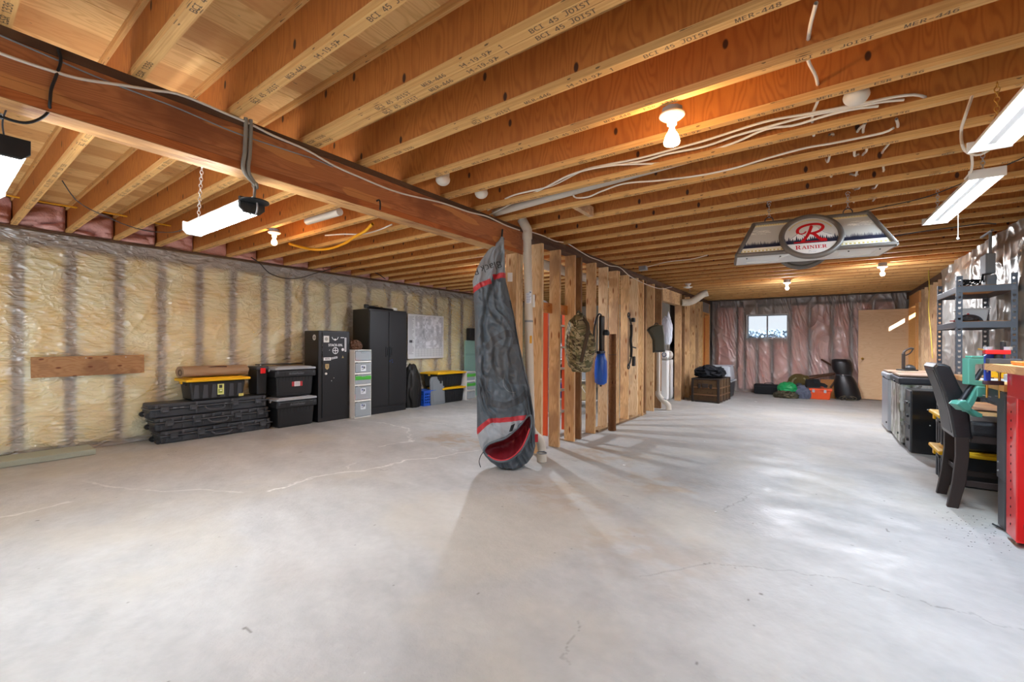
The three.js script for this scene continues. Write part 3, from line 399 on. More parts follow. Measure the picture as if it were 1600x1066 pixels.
// pool-table lamp: four slanted printed panels in dark bars
{
  const sign = canvasTex(2048, 640, (g, w, h) => {
    g.fillStyle = '#efe4c2'; g.fillRect(0, 0, w, h); g.fillStyle = '#c9c5bb'; g.fillRect(0, 70, w, h - 70);
    g.strokeStyle = '#d9c069'; g.lineWidth = 6; for (const y of [26, 52]) { g.beginPath(); g.moveTo(0, y); g.lineTo(w, y); g.stroke(); } for (let i = 0; i < 60; i++) { g.beginPath(); g.arc(i * 36, 38, 9, 0, 7); g.stroke(); }
    g.strokeStyle = '#ece8dc'; g.lineWidth = 7; for (const X of [330, 1700]) for (let k = 0; k < 26; k++) { const a = X + (hash(k, 1, 3) - 0.5) * 300, b = 190 + (hash(k, 2, 3) - 0.5) * 90; g.beginPath(); g.moveTo(a - 40, b); g.quadraticCurveTo(a, b - 24, a + 40, b + 6); g.stroke(); }
    g.fillStyle = '#e9e6de'; g.beginPath(); g.moveTo(560, 430); g.lineTo(830, 260); g.lineTo(1000, 330); g.lineTo(1180, 230); g.lineTo(1500, 430); g.fill();
    g.fillStyle = '#23283c'; for (let x = -10; x < w; x += 17) { const t = 60 + 70 * hash(x, 4, 8); g.beginPath(); g.moveTo(x - 15, 500); g.lineTo(x, 470 - t * 0.8); g.lineTo(x + 15, 500); g.fill(); } g.fillRect(0, 450, w, 60);
    g.fillStyle = '#f3ecd8'; g.fillRect(0, 510, w, h); g.strokeStyle = '#d9c069'; g.lineWidth = 5; for (const y of [540, 610]) { g.beginPath(); g.moveTo(0, y); g.lineTo(w, y); g.stroke(); } g.fillStyle = '#d0b75e'; for (let i = 0; i < 40; i++) g.fillRect(i * 52, 560, 26, 26);
  });
  const round = canvasTex(512, 512, (g, w, h) => {
    g.fillStyle = '#d3d0c8'; g.fillRect(0, 0, w, h); g.strokeStyle = '#d9c069'; g.lineWidth = 8; g.beginPath(); g.arc(256, 256, 216, 3.6, 5.8); g.stroke();
    g.fillStyle = '#efede8'; g.beginPath(); g.moveTo(20, 330); g.lineTo(150, 200); g.lineTo(210, 240); g.lineTo(300, 130); g.lineTo(500, 320); g.fill(); g.strokeStyle = '#8b8f98'; g.lineWidth = 5; g.beginPath(); g.moveTo(60, 290); g.lineTo(150, 205); g.lineTo(190, 250); g.moveTo(330, 160); g.lineTo(380, 220); g.lineTo(440, 260); g.stroke();
    g.fillStyle = '#23283c'; for (let x = 0; x < w; x += 18) { const t = 40 + 50 * hash(x, 5, 8); g.beginPath(); g.moveTo(x - 16, 340); g.lineTo(x, 330 - t); g.lineTo(x + 16, 340); g.fill(); } g.fillRect(0, 318, w, 36);
    g.fillStyle = '#ece9e2'; g.fillRect(0, 352, w, 200);
    g.fillStyle = '#c8141e'; g.strokeStyle = '#c8141e'; g.lineWidth = 30; g.lineCap = 'round'; g.lineJoin = 'round'; g.beginPath(); g.moveTo(268, 130); g.quadraticCurveTo(240, 250, 176, 326); g.stroke(); g.beginPath(); g.moveTo(140, 200); g.bezierCurveTo(120, 120, 250, 84, 330, 104); g.bezierCurveTo(410, 126, 370, 214, 262, 224); g.stroke(); g.lineWidth = 34; g.beginPath(); g.moveTo(276, 226); g.bezierCurveTo(320, 260, 320, 320, 380, 318); g.stroke(); g.lineWidth = 16; g.beginPath(); g.moveTo(146, 204); g.bezierCurveTo(160, 232, 200, 226, 214, 196); g.stroke(); g.fillRect(96, 328, 300, 14);
    g.font = 'bold 74px serif'; g.textAlign = 'center'; g.fillText('R', 132, 428); g.font = 'bold 60px serif'; g.fillText('AINIER', 276, 428); g.fillStyle = '#7d8088'; g.font = 'italic 34px serif'; g.fillText('Beer', 256, 474);
  });
  const bar = std(0x6e665e, { roughness: 0.45, metalness: 0.3 }), pane = std(0xffffff, { map: sign, roughness: 0.35 }), t = thing('pool_table_lamp', 'pool-table lamp printed with red letters, mountains and tree line, on chains', 'lamp', [-0.12, 2.0, -4.3], 0.17);
  const A = 0.515, B = 0.2, a = 0.385, b = 0.06, H = 0.28;   // lower and upper half sizes
  const quad = (p, u0 = 0, u1 = 1) => { const g = new THREE.BufferGeometry(), n = 8, pos = [], uv = [], idx = []; for (let j = 0; j <= n; j++) for (let i = 0; i <= n; i++) { const s = i / n, k = j / n, lo = p[0].clone().lerp(p[1], s), hi = p[3].clone().lerp(p[2], s), q = lo.lerp(hi, k); pos.push(q.x, q.y, q.z); uv.push(mix(u0, u1, (mix(p[3].x, p[2].x, s) * k + mix(p[0].x, p[1].x, s) * (1 - k) + A) / (2 * A) || s), k); if (i < n && j < n) { const m = j * (n + 1) + i; idx.push(m, m + 1, m + n + 2, m, m + n + 2, m + n + 1); } } g.setAttribute('position', new THREE.Float32BufferAttribute(pos, 3)); g.setAttribute('uv', new THREE.Float32BufferAttribute(uv, 2)); g.setIndex(idx); g.computeVertexNormals(); return g; };
  dbl(pane); const lo = [V(-A, 0, B), V(A, 0, B), V(A, 0, -B), V(-A, 0, -B)], hi = [V(-a, H, b), V(a, H, b), V(a, H, -b), V(-a, H, -b)];
  for (let i = 0; i < 4; i++) { const j = (i + 1) % 4; part(i % 2 ? 'end_panel' : 'panel', quad([lo[i], lo[j], hi[j], hi[i]]), i % 2 ? std(0xd8d2c2, { side: THREE.DoubleSide }) : pane, t); part('frame_bar', rod(lo[i], lo[j], 0.017, 10), bar, t); part('frame_bar', rod(hi[i], hi[j], 0.015, 10), bar, t); part('frame_bar', rod(lo[i], hi[i], 0.017, 10), bar, t); }
  part('top_panel', new THREE.BoxGeometry(2 * a, 0.012, 2 * b).translate(0, H, 0), bar, t);
  const rim = (s) => { const c = V(0, 0.115, s * 0.158), tilt = -s * Math.atan2(B - b, H); part('round_panel', new THREE.CylinderGeometry(0.19, 0.19, 0.008, 48).rotateX(Math.PI / 2).rotateX(tilt).translate(c.x, c.y, c.z + s * 0.012), bar, t); const face = part('round_print', new THREE.CircleGeometry(0.186, 48).rotateY(s < 0 ? Math.PI : 0).translate(0, 0, s * 0.0055).rotateX(tilt).translate(c.x, c.y, c.z + s * 0.012), std(0xffffff, { map: round, roughness: 0.35 }), t); part('round_frame', new THREE.TorusGeometry(0.195, 0.021, 12, 56).rotateX(tilt).translate(c.x, c.y, c.z + s * 0.012), bar, t); };
  rim(1); rim(-1);
  // white pan under the lamp: a rim that turns in, with the round bulge under the disc
  const pan = (s) => extrude([[-A, s * B], [A, s * B], [A - 0.06, s * (B - 0.06)], [-A + 0.06, s * (B - 0.06)]].map(([x, z]) => [x, z]), 0.01).rotateX(Math.PI / 2).translate(0, -0.008, 0);
  part('lower_rim', new THREE.BoxGeometry(2 * A, 0.008, 0.09).translate(0, -0.012, B - 0.045), M.white, t); part('lower_rim', new THREE.BoxGeometry(2 * A, 0.008, 0.09).translate(0, -0.012, -B + 0.045), M.white, t); for (const s of [-1, 1]) part('lower_rim', new THREE.BoxGeometry(0.08, 0.008, 2 * B - 0.18).translate(s * (A - 0.04), -0.012, 0), M.white, t);
  part('diffuser', new THREE.BoxGeometry(2 * A - 0.16, 0.006, 2 * B - 0.18).translate(0, -0.006, 0), std(0xf1f2f0, { roughness: 0.4 }), t);
  part('round_skirt', new THREE.CylinderGeometry(0.2, 0.2, 0.012, 44).translate(0, -0.02, 0.045), M.white, t);
  for (const x of [-0.44, -0.2, 0.25, 0.44]) part('screw', new THREE.SphereGeometry(0.006, 8, 6).translate(x, -0.018, B - 0.07), M.black, t);
  for (const s of [-1, 1]) { part('eye_ring', new THREE.TorusGeometry(0.03, 0.004, 6, 20).translate(s * 0.27, H + 0.035, 0), M.darkGrey, t); part('chain', chainGeo(V(s * 0.27, H + 0.06, 0), V(s * 0.27, 0.46, 0)), M.steel, t); part('hook', new THREE.TorusGeometry(0.014, 0.003, 6, 14, 4.6).translate(s * 0.27, 0.465, 0), M.steel, t); }
}

// ---------- cables and pipes under the joists ----------
const cable = (name, pts, r, m, label, cat = 'cable', group) => single(name, tube(pts, r, 6, pts.length * 5), m, label, cat, [0, 0, 0], 0, group);
const X = (x, ...q) => q.map(([a, b]) => atX(a, b, x)), Y = (y, ...q) => q.map(([a, b]) => atY(a, b, y));
cable('electrical_cable', X(-2.588, [-20, 76], [30, 94], [60, 104], [120, 122], [190, 133], [240, 141], [275, 146], [320, 163], [345, 174], [385, 191], [425, 211], [480, 235], [520, 258], [560, 276], [620, 300], [690, 317], [735, 332], [760, 338], [790, 352], [812, 360]), 0.0065, M.wire, 'white electrical cable stapled along the face of the wooden beam');
cable('thin_cable', X(-2.592, [-20, 46], [0, 55], [90, 94], [170, 128], [270, 166], [370, 208], [440, 232], [500, 252], [520, 261]), 0.0035, M.grey, 'thin grey cord running straight along the upper beam face', 'cord');
cable('power_cable', [...X(-2.588, [91, 75], [95, 95], [88, 118], [80, 140], [78, 160]), ...X(-2.612, [76, 174], [62, 186], [40, 192], [18, 188], [4, 183])], 0.006, M.black, 'black power cord dangling over the beam toward the plug', 'cord');
{ const p = atX(2, 182, -2.612), q = atX(-14, 177, -2.63); single('power_plug', rod(p, q, 0.012, 10, 0.016), M.black, 'black plug end of the dangling power cord', 'plug'); }
cable('extension_cable', X(-6.45, [-20, 300], [0, 303], [40, 311], [80, 318], [130, 326], [170, 333], [212, 341], [250, 350], [290, 356], [345, 366], [400, 378], [450, 386]), 0.009, M.yellowCord, 'thin yellow extension cord strung through the left-bay joists', 'cord');
cable('lamp_cable', [...X(-5.2, [97, 282], [106, 296], [118, 312], [135, 324], [165, 338], [195, 351], [230, 361], [255, 363]), V(-3.6, 2.06, -1.13)], 0.004, M.darkGrey, 'grey lamp cord with inline plug leading to the rope-hung light', 'cord');
cable('extension_cable', Y(2.44, [582, 350], [572, 360], [555, 370], [535, 382], [512, 389], [490, 390], [470, 386], [452, 381]), 0.016, M.yellowCord, 'thick yellow extension cord drooping beside the left-bay bulb', 'cord');
cable('electrical_cable', Y(2.46, [508, 368], [535, 366], [565, 366], [590, 360], [612, 351]), 0.008, M.wire, 'white cable crossing the thick yellow cord in the left bay');
cable('power_cable', X(-6.6, [392, 402], [405, 411], [420, 426], [440, 434], [465, 435], [490, 428], [515, 421], [535, 416], [560, 420], [590, 428], [602, 436]), 0.007, M.black, 'black cord sagging along the top of the left wall', 'cord');
cable('electrical_cable', [...X(-2.592, [832, 363], [850, 369], [868, 377], [885, 380], [905, 392], [922, 402], [936, 407], [952, 415], [968, 418], [985, 432], [1030, 451]), V(-2.592, 2.47, -9.3)], 0.006, M.wire, 'white cable wandering along the top plate of the partition');
const bundle = 'white cables bundled along the right-bay joist';
cable('electrical_cable', Y(2.53, [762, 329], [800, 306], [860, 291], [915, 265], [950, 257], [1000, 247], [1060, 231], [1100, 220], [1200, 189], [1255, 179], [1300, 171], [1350, 161], [1400, 151], [1430, 148], [1446, 152]), 0.0075, M.wire, 'white cable, topmost of the bundle along the right-bay joist', 'cable', bundle);
cable('electrical_cable', Y(2.53, [940, 259], [975, 256], [1010, 250], [1040, 241], [1100, 229], [1150, 212], [1200, 198], [1260, 182], [1330, 168], [1380, 159], [1412, 156]), 0.0075, M.wire, 'white cable, middle one of the bundle along the right-bay joist', 'cable', bundle);
cable('electrical_cable', Y(2.52, [765, 336], [800, 318], [850, 294], [900, 270], [960, 258], [1030, 255], [1060, 250], [1100, 239], [1150, 222], [1200, 201], [1240, 196], [1290, 181], [1330, 171], [1372, 166]), 0.0075, M.wire, 'white cable, lowest of the bundle, dipping below its neighbours', 'cable', bundle);
cable('electrical_cable', Y(2.51, [895, 304], [900, 309], [918, 308], [940, 299], [975, 287], [1030, 282], [1100, 273], [1150, 262], [1200, 247], [1260, 231], [1300, 224], [1350, 214], [1385, 206], [1396, 200]), 0.007, M.wire, 'single white cable one joist beyond the bundle, hooking at its end');
// cables that cross the joists through drilled holes
{ const g = 'white cables threaded across the right-bay joists'; const run = (a, z0, z1, k, label) => { const pts = []; for (let z = z0, i = 0; z > z1; z -= 0.2032, i++) pts.push(V(a + 0.02 * Math.sin(i * 1.7 + k * 2) + (z0 - z) * 0.004, i % 2 ? 2.60 - 0.012 * k : 2.535 + 0.02 * Math.sin(i * 2.3 + k), z)); cable('crossing_cable', pts, 0.0075, M.wire, label, 'cable', g); };
  run(0.02, -3.25, -6.6, 0, 'white cable crossing joists, leftmost of the crossing ones'); run(0.17, -3.25, -6.4, 1, 'white cable crossing joists, second of the crossing ones from left'); run(0.20, -3.25, -6.0, 2, 'white cable crossing joists, paired close beside the second'); run(0.33, -3.25, -5.8, 3, 'white cable crossing joists, rightmost of the crossing ones'); run(-0.05, -1.95, -3.2, 4, 'flat white cable dropping between the nearest right-bay joists'); }
cable('lamp_cable', [...Y(2.48, [1519, 150]), ...Y(2.36, [1508, 182], [1502, 205]), ...Y(2.25, [1504, 228], [1515, 240], [1530, 242], [1545, 235])], 0.0065, M.wire, 'white lamp cord looping down to the nearest two-tube light', 'cord');
cable('lamp_cable', Y(2.27, [1518, 240], [1519, 258], [1516, 270], [1508, 280]), 0.0065, M.wire, 'short white lamp cord joining the two tube lights', 'cord');
cable('power_cable', Y(2.42, [1340, 332], [1372, 325], [1440, 310], [1500, 288], [1545, 270], [1600, 246], [1640, 228]), 0.004, M.black, 'thin black cord stretched from the pool-table lamp past the tube light', 'cord');
cable('power_cable', Y(2.44, [1398, 369], [1440, 362], [1500, 354], [1535, 349], [1556, 350]), 0.006, M.darkGrey, 'dark cable running under the joists to the foil wall', 'cord');
cable('extension_cable', X(1.40, [1480, 402], [1456, 405], [1451, 418], [1452, 450], [1451, 485], [1454, 515], [1457, 560]), 0.006, std(0xc8b03c), 'yellow cord hanging down beside the end of the foil wall', 'cord');
// drain and vent pipes
{
  const t = thing('drain_pipe', 'tall white plastic drain pipe with printed label beside the partition', 'pipe'), r = 0.043, a = V(-2.50, 2.38, -3.71), b = V(-2.50, 0.36, -3.80), e = V(-2.435, 0.19, -3.9);
  part('pipe', rod(b, a, r, 24), M.pvc, t); part('elbow', tube([a, V(-2.5, 2.43, -3.715), V(-2.515, 2.475, -3.70), V(-2.55, 2.55, -3.68)], r * 1.12, 20, 24), M.pvc, t); part('coupling', rod(V(-2.5, 2.34, -3.712), V(-2.5, 2.40, -3.709), r * 1.18, 24), M.pvc, t);
  part('elbow', tube([b, V(-2.485, 0.3, -3.835), V(-2.45, 0.24, -3.885), e, V(-2.432, 0.13, -3.91)], r * 1.12, 20, 30), M.pvc, t); part('collar', rod(V(-2.432, 0.004, -3.91), V(-2.432, 0.09, -3.91), r * 1.2, 24), M.pvc, t); part('seal_ring', new THREE.TorusGeometry(r * 1.15, 0.006, 8, 28).rotateX(Math.PI / 2).translate(-2.432, 0.095, -3.91), M.grey, t);
  const lab = canvasTex(128, 256, (g) => { g.fillStyle = '#e9edf2'; g.fillRect(0, 0, 128, 256); g.fillStyle = '#5a6a8c'; for (let i = 0; i < 14; i++) g.fillRect(10, 14 + i * 17, 60 + 46 * hash(i, 1, 1), 7); g.fillRect(84, 20, 30, 30); }), lab2 = std(0xe0a020);
  part('label', new THREE.CylinderGeometry(r + 0.001, r + 0.001, 0.13, 16, 1, true, 0.0, 1.4).translate(-2.5, 1.74, -3.738), std(0xffffff, { map: lab, side: THREE.DoubleSide }), t); part('sticker', new THREE.CylinderGeometry(r + 0.001, r + 0.001, 0.08, 10, 1, true, 0.7, 0.6).translate(-2.5, 1.3, -3.758), dbl(lab2), t);
  part('pipe_strap', new THREE.CylinderGeometry(r * 1.05, r * 1.05, 0.02, 20).translate(-2.5, 1.49, -3.749), M.grey, t);
  single('gauge_bracket', rb(0.012, 0.13, 0.03, 0, 0, 0, 0.004), M.white, 'small white bracket screwed beside the drain pipe', 'bracket', [-2.445, 1.7, -3.76]);
}
single('vent_pipe', merge([rod(atY(772, 333, 2.545), V(0.6, 2.68, -3.3), 0.036, 18)]), M.pvc, 'long white vent pipe lying between two right-bay joists', 'pipe');
{ const elbow = (q, label) => { const p = atY(...q, 2.5), t = thing('duct_elbow', label, 'pipe', [p.x, 2.5, p.z]); part('pipe', rod(V(0, 0.2, 0), V(0, 0.02, 0), 0.05, 20), M.pvc, t); part('collar', new THREE.SphereGeometry(0.055, 18, 12).scale(1, 0.8, 1), M.pvc, t); }; elbow([692, 281], 'white pipe stub peeking below the joists nearest the beam'); elbow([752, 302], 'white pipe stub one joist beyond the stub nearest the beam'); elbow([1338, 150], 'white foil-wrapped pipe stub above the cable bundle'); }
{ const a = atY(480, 346, 2.5), b = atY(531, 331, 2.5), v = single('vent_pipe', rod(a, b, 0.036, 18), M.pvc, 'white pipe lying along a left-bay joist above the bulb', 'pipe'); for (const k of [0.2, 0.8]) { const q = a.clone().lerp(b, k); part('hanger_strap', new THREE.BoxGeometry(0.02, 0.27, 0.003).translate(q.x, 2.645, q.z), M.steel, v); } }
{ const t = thing('duct_hose', 'white flexible hose arching from the partition header', 'hose'), pts = [V(-2.58, 2.2, -10.02), V(-2.5, 2.2, -10.06), V(-2.4, 2.22, -10.1), V(-2.28, 2.29, -10.12), V(-2.17, 2.37, -10.14), V(-2.07, 2.40, -10.16)]; part('hose', tube(pts, 0.075, 14, 50), std(0xd8d0c0), t); const c = new THREE.CatmullRomCurve3(pts); for (let i = 1; i < 10; i++) { const p = c.getPoint(i / 10), q = c.getTangent(i / 10); part('rib', new THREE.TorusGeometry(0.076, 0.005, 6, 20).applyQuaternion(new THREE.Quaternion().setFromUnitVectors(V(0, 0, 1), q)).translate(p.x, p.y, p.z), M.pvc, t); } }
{ const p = V(-2.47, 0, -8.45), t = thing('drain_pipe', 'white floor drain elbow at the far studs of the partition', 'pipe', [p.x, 0, p.z]); part('pipe', rod(V(-0.12, 0.34, 0.05), V(-0.12, 1.26, 0.05), 0.036, 16), M.pvc, t); part('elbow', tube([V(-0.12, 0.36, 0.05), V(-0.12, 0.3, 0.05), V(-0.06, 0.2, 0.02), V(0.05, 0.1, -0.01), V(0.06, 0.005, -0.01)], 0.05, 16, 30), M.pvc, t); part('collar', new THREE.TorusGeometry(0.052, 0.008, 8, 20).rotateX(0.9).rotateZ(0.5).translate(-0.035, 0.18, 0.01), M.grey, t); }
{ const p = atY(1005, 417, 2.46); const t = thing('junction_box', 'grey electrical junction box on the joist near the partition', 'box', [p.x, 2.44, p.z]); part('box', rb(0.11, 0.06, 0.1, 0, 0, 0, 0.005), M.grey, t); part('cover', rb(0.115, 0.005, 0.105, 0, -0.032, 0, 0.002), M.grey, t); cable('electrical_cable', [V(p.x + 0.05, 2.45, p.z), ...Y(2.46, [1045, 409], [1080, 405], [1105, 399])], 0.006, M.wire, 'white cable leaving the grey junction box'); }

// ---------- left bay: along the insulated wall (fronts face +x) ----------
{ const b = single('wall_board', wbox(0.02, 0.225, 0.95, 0, 0, 0, 0.9, 0.5, 0.2, 0.1), std(0xb6a08a, { map: TX.stud, roughness: 0.6 }), 'brown stained plank fixed across the studs of the left wall', 'board', [-6.885, 0.975, -1.195]); b.rotation.x = 0.012; for (const z of [-0.05, 0.3]) part('nail', new THREE.CylinderGeometry(0.006, 0.006, 0.01, 8).rotateZ(Math.PI / 2).translate(0.012, 0.09, -z), M.steel, b); }
{ const s = single('foam_slab', rb(0.36, 0.062, 1.75, 0, 0.033, 0, 0.008), std(0xa6aa98, { roughness: 0.95, bumpMap: TX.grain, bumpScale: 0.002 }), 'grey-green foam slab lying on the floor against the left wall', 'slab', [-6.72, 0, -0.30]); s.rotation.y = 0.0; }
// long hard cases with wheels at the near end
function hardCase(L, H, D, label, pos, turn, style) {
  const t = thing('hard_case', label, 'case', pos, turn, 'long hard cases stacked on the floor');
  const side = (h, y, k) => { const g = rb(D, h, L, 0, y + h / 2, 0, 0.022, 3), p = g.attributes.position; for (let i = 0; i < p.count; i++) { const q = Math.abs(p.getZ(i)) > L / 2 - 0.06 && p.getX(i) > D / 2 - 0.03 ? 0.02 : 0; p.setX(i, p.getX(i) - q); } g.computeVertexNormals(); return g; };
  part('lower_shell', side(H * 0.58, 0.0), M.caseBlack, t); part('lid', side(H * 0.36, H * 0.63), M.caseBlack, t); part('seam_rim', rb(D + 0.022, H * 0.1, L + 0.02, 0, H * 0.6, 0, 0.012), M.caseEdge, t);
  for (const q of [0.4, 0.18, -0.18, -0.4]) { const l = part('latch', rb(0.022, H * 0.42, 0.085, D / 2 + 0.012, H * 0.56, q * L, 0.006), M.caseBlack, t); part('latch_clip', rb(0.014, H * 0.16, 0.06, D / 2 + 0.024, H * 0.47, q * L, 0.004), M.caseEdge, l); }
  part('handle', tube([V(D / 2, H * 0.5, 0.11), V(D / 2 + 0.03, H * 0.44, 0.11), V(D / 2 + 0.036, H * 0.3, 0.08), V(D / 2 + 0.036, H * 0.3, -0.08), V(D / 2 + 0.03, H * 0.44, -0.11), V(D / 2, H * 0.5, -0.11)], 0.011, 8, 40), M.caseEdge, t);
  for (let i = 0; i < style; i++) { const z = mix(-0.46, 0.46, i / (style - 1)) * L; part('rib', rb(0.016, H * 0.26, 0.028, D / 2 + 0.003, H * 0.82, z, 0.006), M.caseEdge, t); part('rib', rb(0.014, H * 0.3, 0.02, D / 2 + 0.002, H * 0.24, z, 0.006), M.caseBlack, t); }
  for (const x of [-0.11, 0.11]) part('wheel', new THREE.CylinderGeometry(0.032, 0.032, 0.03, 18).rotateZ(Math.PI / 2).translate(x, 0.033, L / 2 + 0.012), M.black, t);
  for (const y of [0.2, 0.75]) part('end_rib', rb(D * 0.7, H * 0.12, 0.014, 0, H * y, L / 2 + 0.004, 0.005), M.caseEdge, t);
  return t;
}
hardCase(1.30, 0.158, 0.34, 'bottom one of the three long black wheeled cases on the floor', [-6.705, 0.0, -2.40], 0, 8);
hardCase(1.32, 0.165, 0.34, 'middle one of the three stacked long black cases, ribbed lid', [-6.705, 0.160, -2.36], 0, 12);
{ const t = hardCase(1.34, 0.172, 0.34, 'topmost of the three long black cases, scuffed, under the yellow-lidded tote', [-6.705, 0.327, -2.32], 0, 4); const sc = std(0x83858a, { roughness: 0.8 }); for (let i = 0; i < 5; i++) part('scuff', rb(0.002, 0.012, rr(0.05, 0.12), 0.188, rr(0.105, 0.115), rr(-0.5, 0.5), 0.001), sc, t); }
// storage totes with snap lids; front faces +x, length along z
function tote(name, label, pos, L, H, D, lidMat, o = {}) {
  const t = thing(name, label, 'tote', pos, o.turn ?? 0, o.group), body = part('body', taper(D, H, L, 0.9, 0.03), o.body ?? M.black, t), n = o.ribs ?? 6;
  for (let i = 0; i < n; i++) { const z = mix(-0.38, 0.38, i / (n - 1)) * L, g = extrude([[-0.028, -H * 0.36], [0.028, -H * 0.36], [0.018, H * 0.3], [-0.018, H * 0.3]], 0.012, 0.004).rotateY(Math.PI / 2).rotateZ(-0.1 * D / H * 0.45); part('rib', g.translate(D * 0.476, H * 0.48, z), o.rib ?? M.darkGrey, t); }
  const e = o.over ?? 0.03, lid = part('lid', rb(D + 2 * e, 0.035, L + 2 * e, 0, H + 0.012, 0, 0.014, 3), lidMat, t); part('lid_panel', rb(D - 0.03, 0.022, L - 0.06, 0, H + 0.03, 0, 0.01), lidMat, lid);
  for (const s of [-1, 1]) part('latch', rb(0.05, 0.05, 0.02, 0, H - 0.012, s * (L / 2 + e * 0.75), 0.006), lidMat, t);
  for (const s of [-1, 1]) part('handle', rb(0.12, 0.02, 0.03, 0, H * 0.8, s * L * 0.485, 0.006), o.body ?? M.black, t);
  return t;
}
const sticker = (w, h, bg, draw) => { const m = std(0xffffff, { map: canvasTex(256, 256, (g) => { g.fillStyle = bg; g.fillRect(0, 0, 256, 256); draw(g); }), roughness: 0.5 }); return [new THREE.PlaneGeometry(w, h), m]; };
const stickOn = (o, x, y, z, s, name = 'sticker', ry = Math.PI / 2) => { const m = part(name, new THREE.BoxGeometry(s[0].parameters.width, s[0].parameters.height, 0.0015), s[1], o); m.position.set(x, y, z); m.rotation.y = ry; return m; };
{
  const t = tote('storage_tote', 'black tote with yellow lid standing on the stacked long cases', [-6.69, 0.5, -2.36], 0.66, 0.25, 0.36, M.yellow, { ribs: 6, over: 0.045 });
  stickOn(t, 0.184, 0.13, -0.02, sticker(0.075, 0.14, '#d9e08c', (g) => { g.fillStyle = '#30352c'; g.fillRect(60, 20, 130, 80); g.fillStyle = '#8ea04a'; g.fillRect(30, 120, 170, 100); g.fillStyle = '#e8ead0'; g.fillRect(90, 140, 90, 30); })); stickOn(t, 0.18, 0.035, -0.27, sticker(0.06, 0.035, '#e6dc78', (g) => { g.fillStyle = '#75702c'; for (let i = 0; i < 5; i++) g.fillRect(20, 30 + i * 44, 200, 14); }));
  const r = single('rolled_blanket', (() => { const g = new THREE.CylinderGeometry(1, 1, 0.76, 36, 40).rotateX(Math.PI / 2), p = g.attributes.position; for (let i = 0; i < p.count; i++) { const z = p.getZ(i), a = Math.atan2(p.getY(i), p.getX(i)), R = Math.hypot(p.getX(i), p.getY(i)), k = 1 + 0.10 * (fbm(z * 9 + 4, a * 3, 3, 44) - 0.5) * 2; p.setX(i, Math.cos(a) * R * 0.15 * k); p.setY(i, Math.sin(a) * R * 0.07 * k + 0.07); } g.computeVertexNormals(); return g; })(), std(0xa58a6e, { roughness: 1, bumpMap: TX.weave, bumpScale: 0.004 }), 'tan rolled blanket lying on the yellow-lidded tote over the cases', 'blanket', [-6.69, 0.8, -2.36]);
  part('carry_strap', tube([V(0.09, 0.118, 0.1), V(0.1, 0.128, 0.0), V(0.1, 0.126, -0.12)], 0.008, 8), std(0x4a2c22), r); part('roll_end', new THREE.TorusGeometry(0.034, 0.012, 8, 20).scale(1.6, 1, 1).translate(0.02, 0.06, 0.378), std(0x6f5a47, { roughness: 1 }), r);
}
{
  const word = std(0xffffff, { map: canvasTex(512, 64, (g) => { g.fillStyle = '#1b1c1f'; g.fillRect(0, 0, 512, 64); g.font = 'bold italic 54px sans-serif'; g.fillStyle = '#6d7075'; g.textAlign = 'center'; g.fillText('ActionPacker', 256, 50); }) });
  const pack = (label, y, z) => { const t = tote('latching_tote', label, [-6.6, y, z], 0.58, 0.40, 0.36, M.greyLid, { ribs: 10, over: 0.02, rib: M.black, group: 'black latching totes beside the gun safe' }); part('rim', rb(0.40, 0.1, 0.62, 0, 0.335, 0, 0.02), M.black, t); const w = part('lettering', new THREE.BoxGeometry(0.34, 0.055, 0.002), word, t); w.position.set(0.202, 0.338, 0); w.rotation.y = Math.PI / 2; for (const s of [-1, 1]) part('clasp', rb(0.03, 0.05, 0.03, 0.19, 0.36, s * 0.27, 0.006), M.darkGrey, t); return t; };
  pack('lower grey-lidded black latching tote on the floor beside the safe', 0, -3.36); const u = pack('upper grey-lidded black latching tote with red and white label', 0.458, -3.34); stickOn(u, 0.185, 0.18, -0.02, sticker(0.16, 0.07, '#e6e4e6', (g) => { g.fillStyle = '#b03236'; g.fillRect(0, 0, 60, 256); g.fillRect(200, 0, 56, 256); g.fillStyle = '#77757c'; for (let i = 0; i < 5; i++) g.fillRect(76, 40 + i * 40, 110, 14); }));
  const n = thing('upright_tote', 'narrow black tote with a red latch standing on the end of the long cases', 'tote', [-6.71, 0.502, -2.93]); part('body', taper(0.3, 0.37, 0.15, 0.88, 0.02), M.black, n); part('lid', rb(0.32, 0.045, 0.17, 0, 0.385, 0, 0.012), M.caseBlack, n); part('latch', rb(0.02, 0.08, 0.07, 0.165, 0.345, 0.0, 0.008), M.red, n);
  single('thin_board', rb(0.13, 0.016, 0.66, 0, 0, 0, 0.004), M.black, 'thin black panel lying behind the totes, level with their lids', 'panel', [-6.82, 0.925, -3.3]);
}
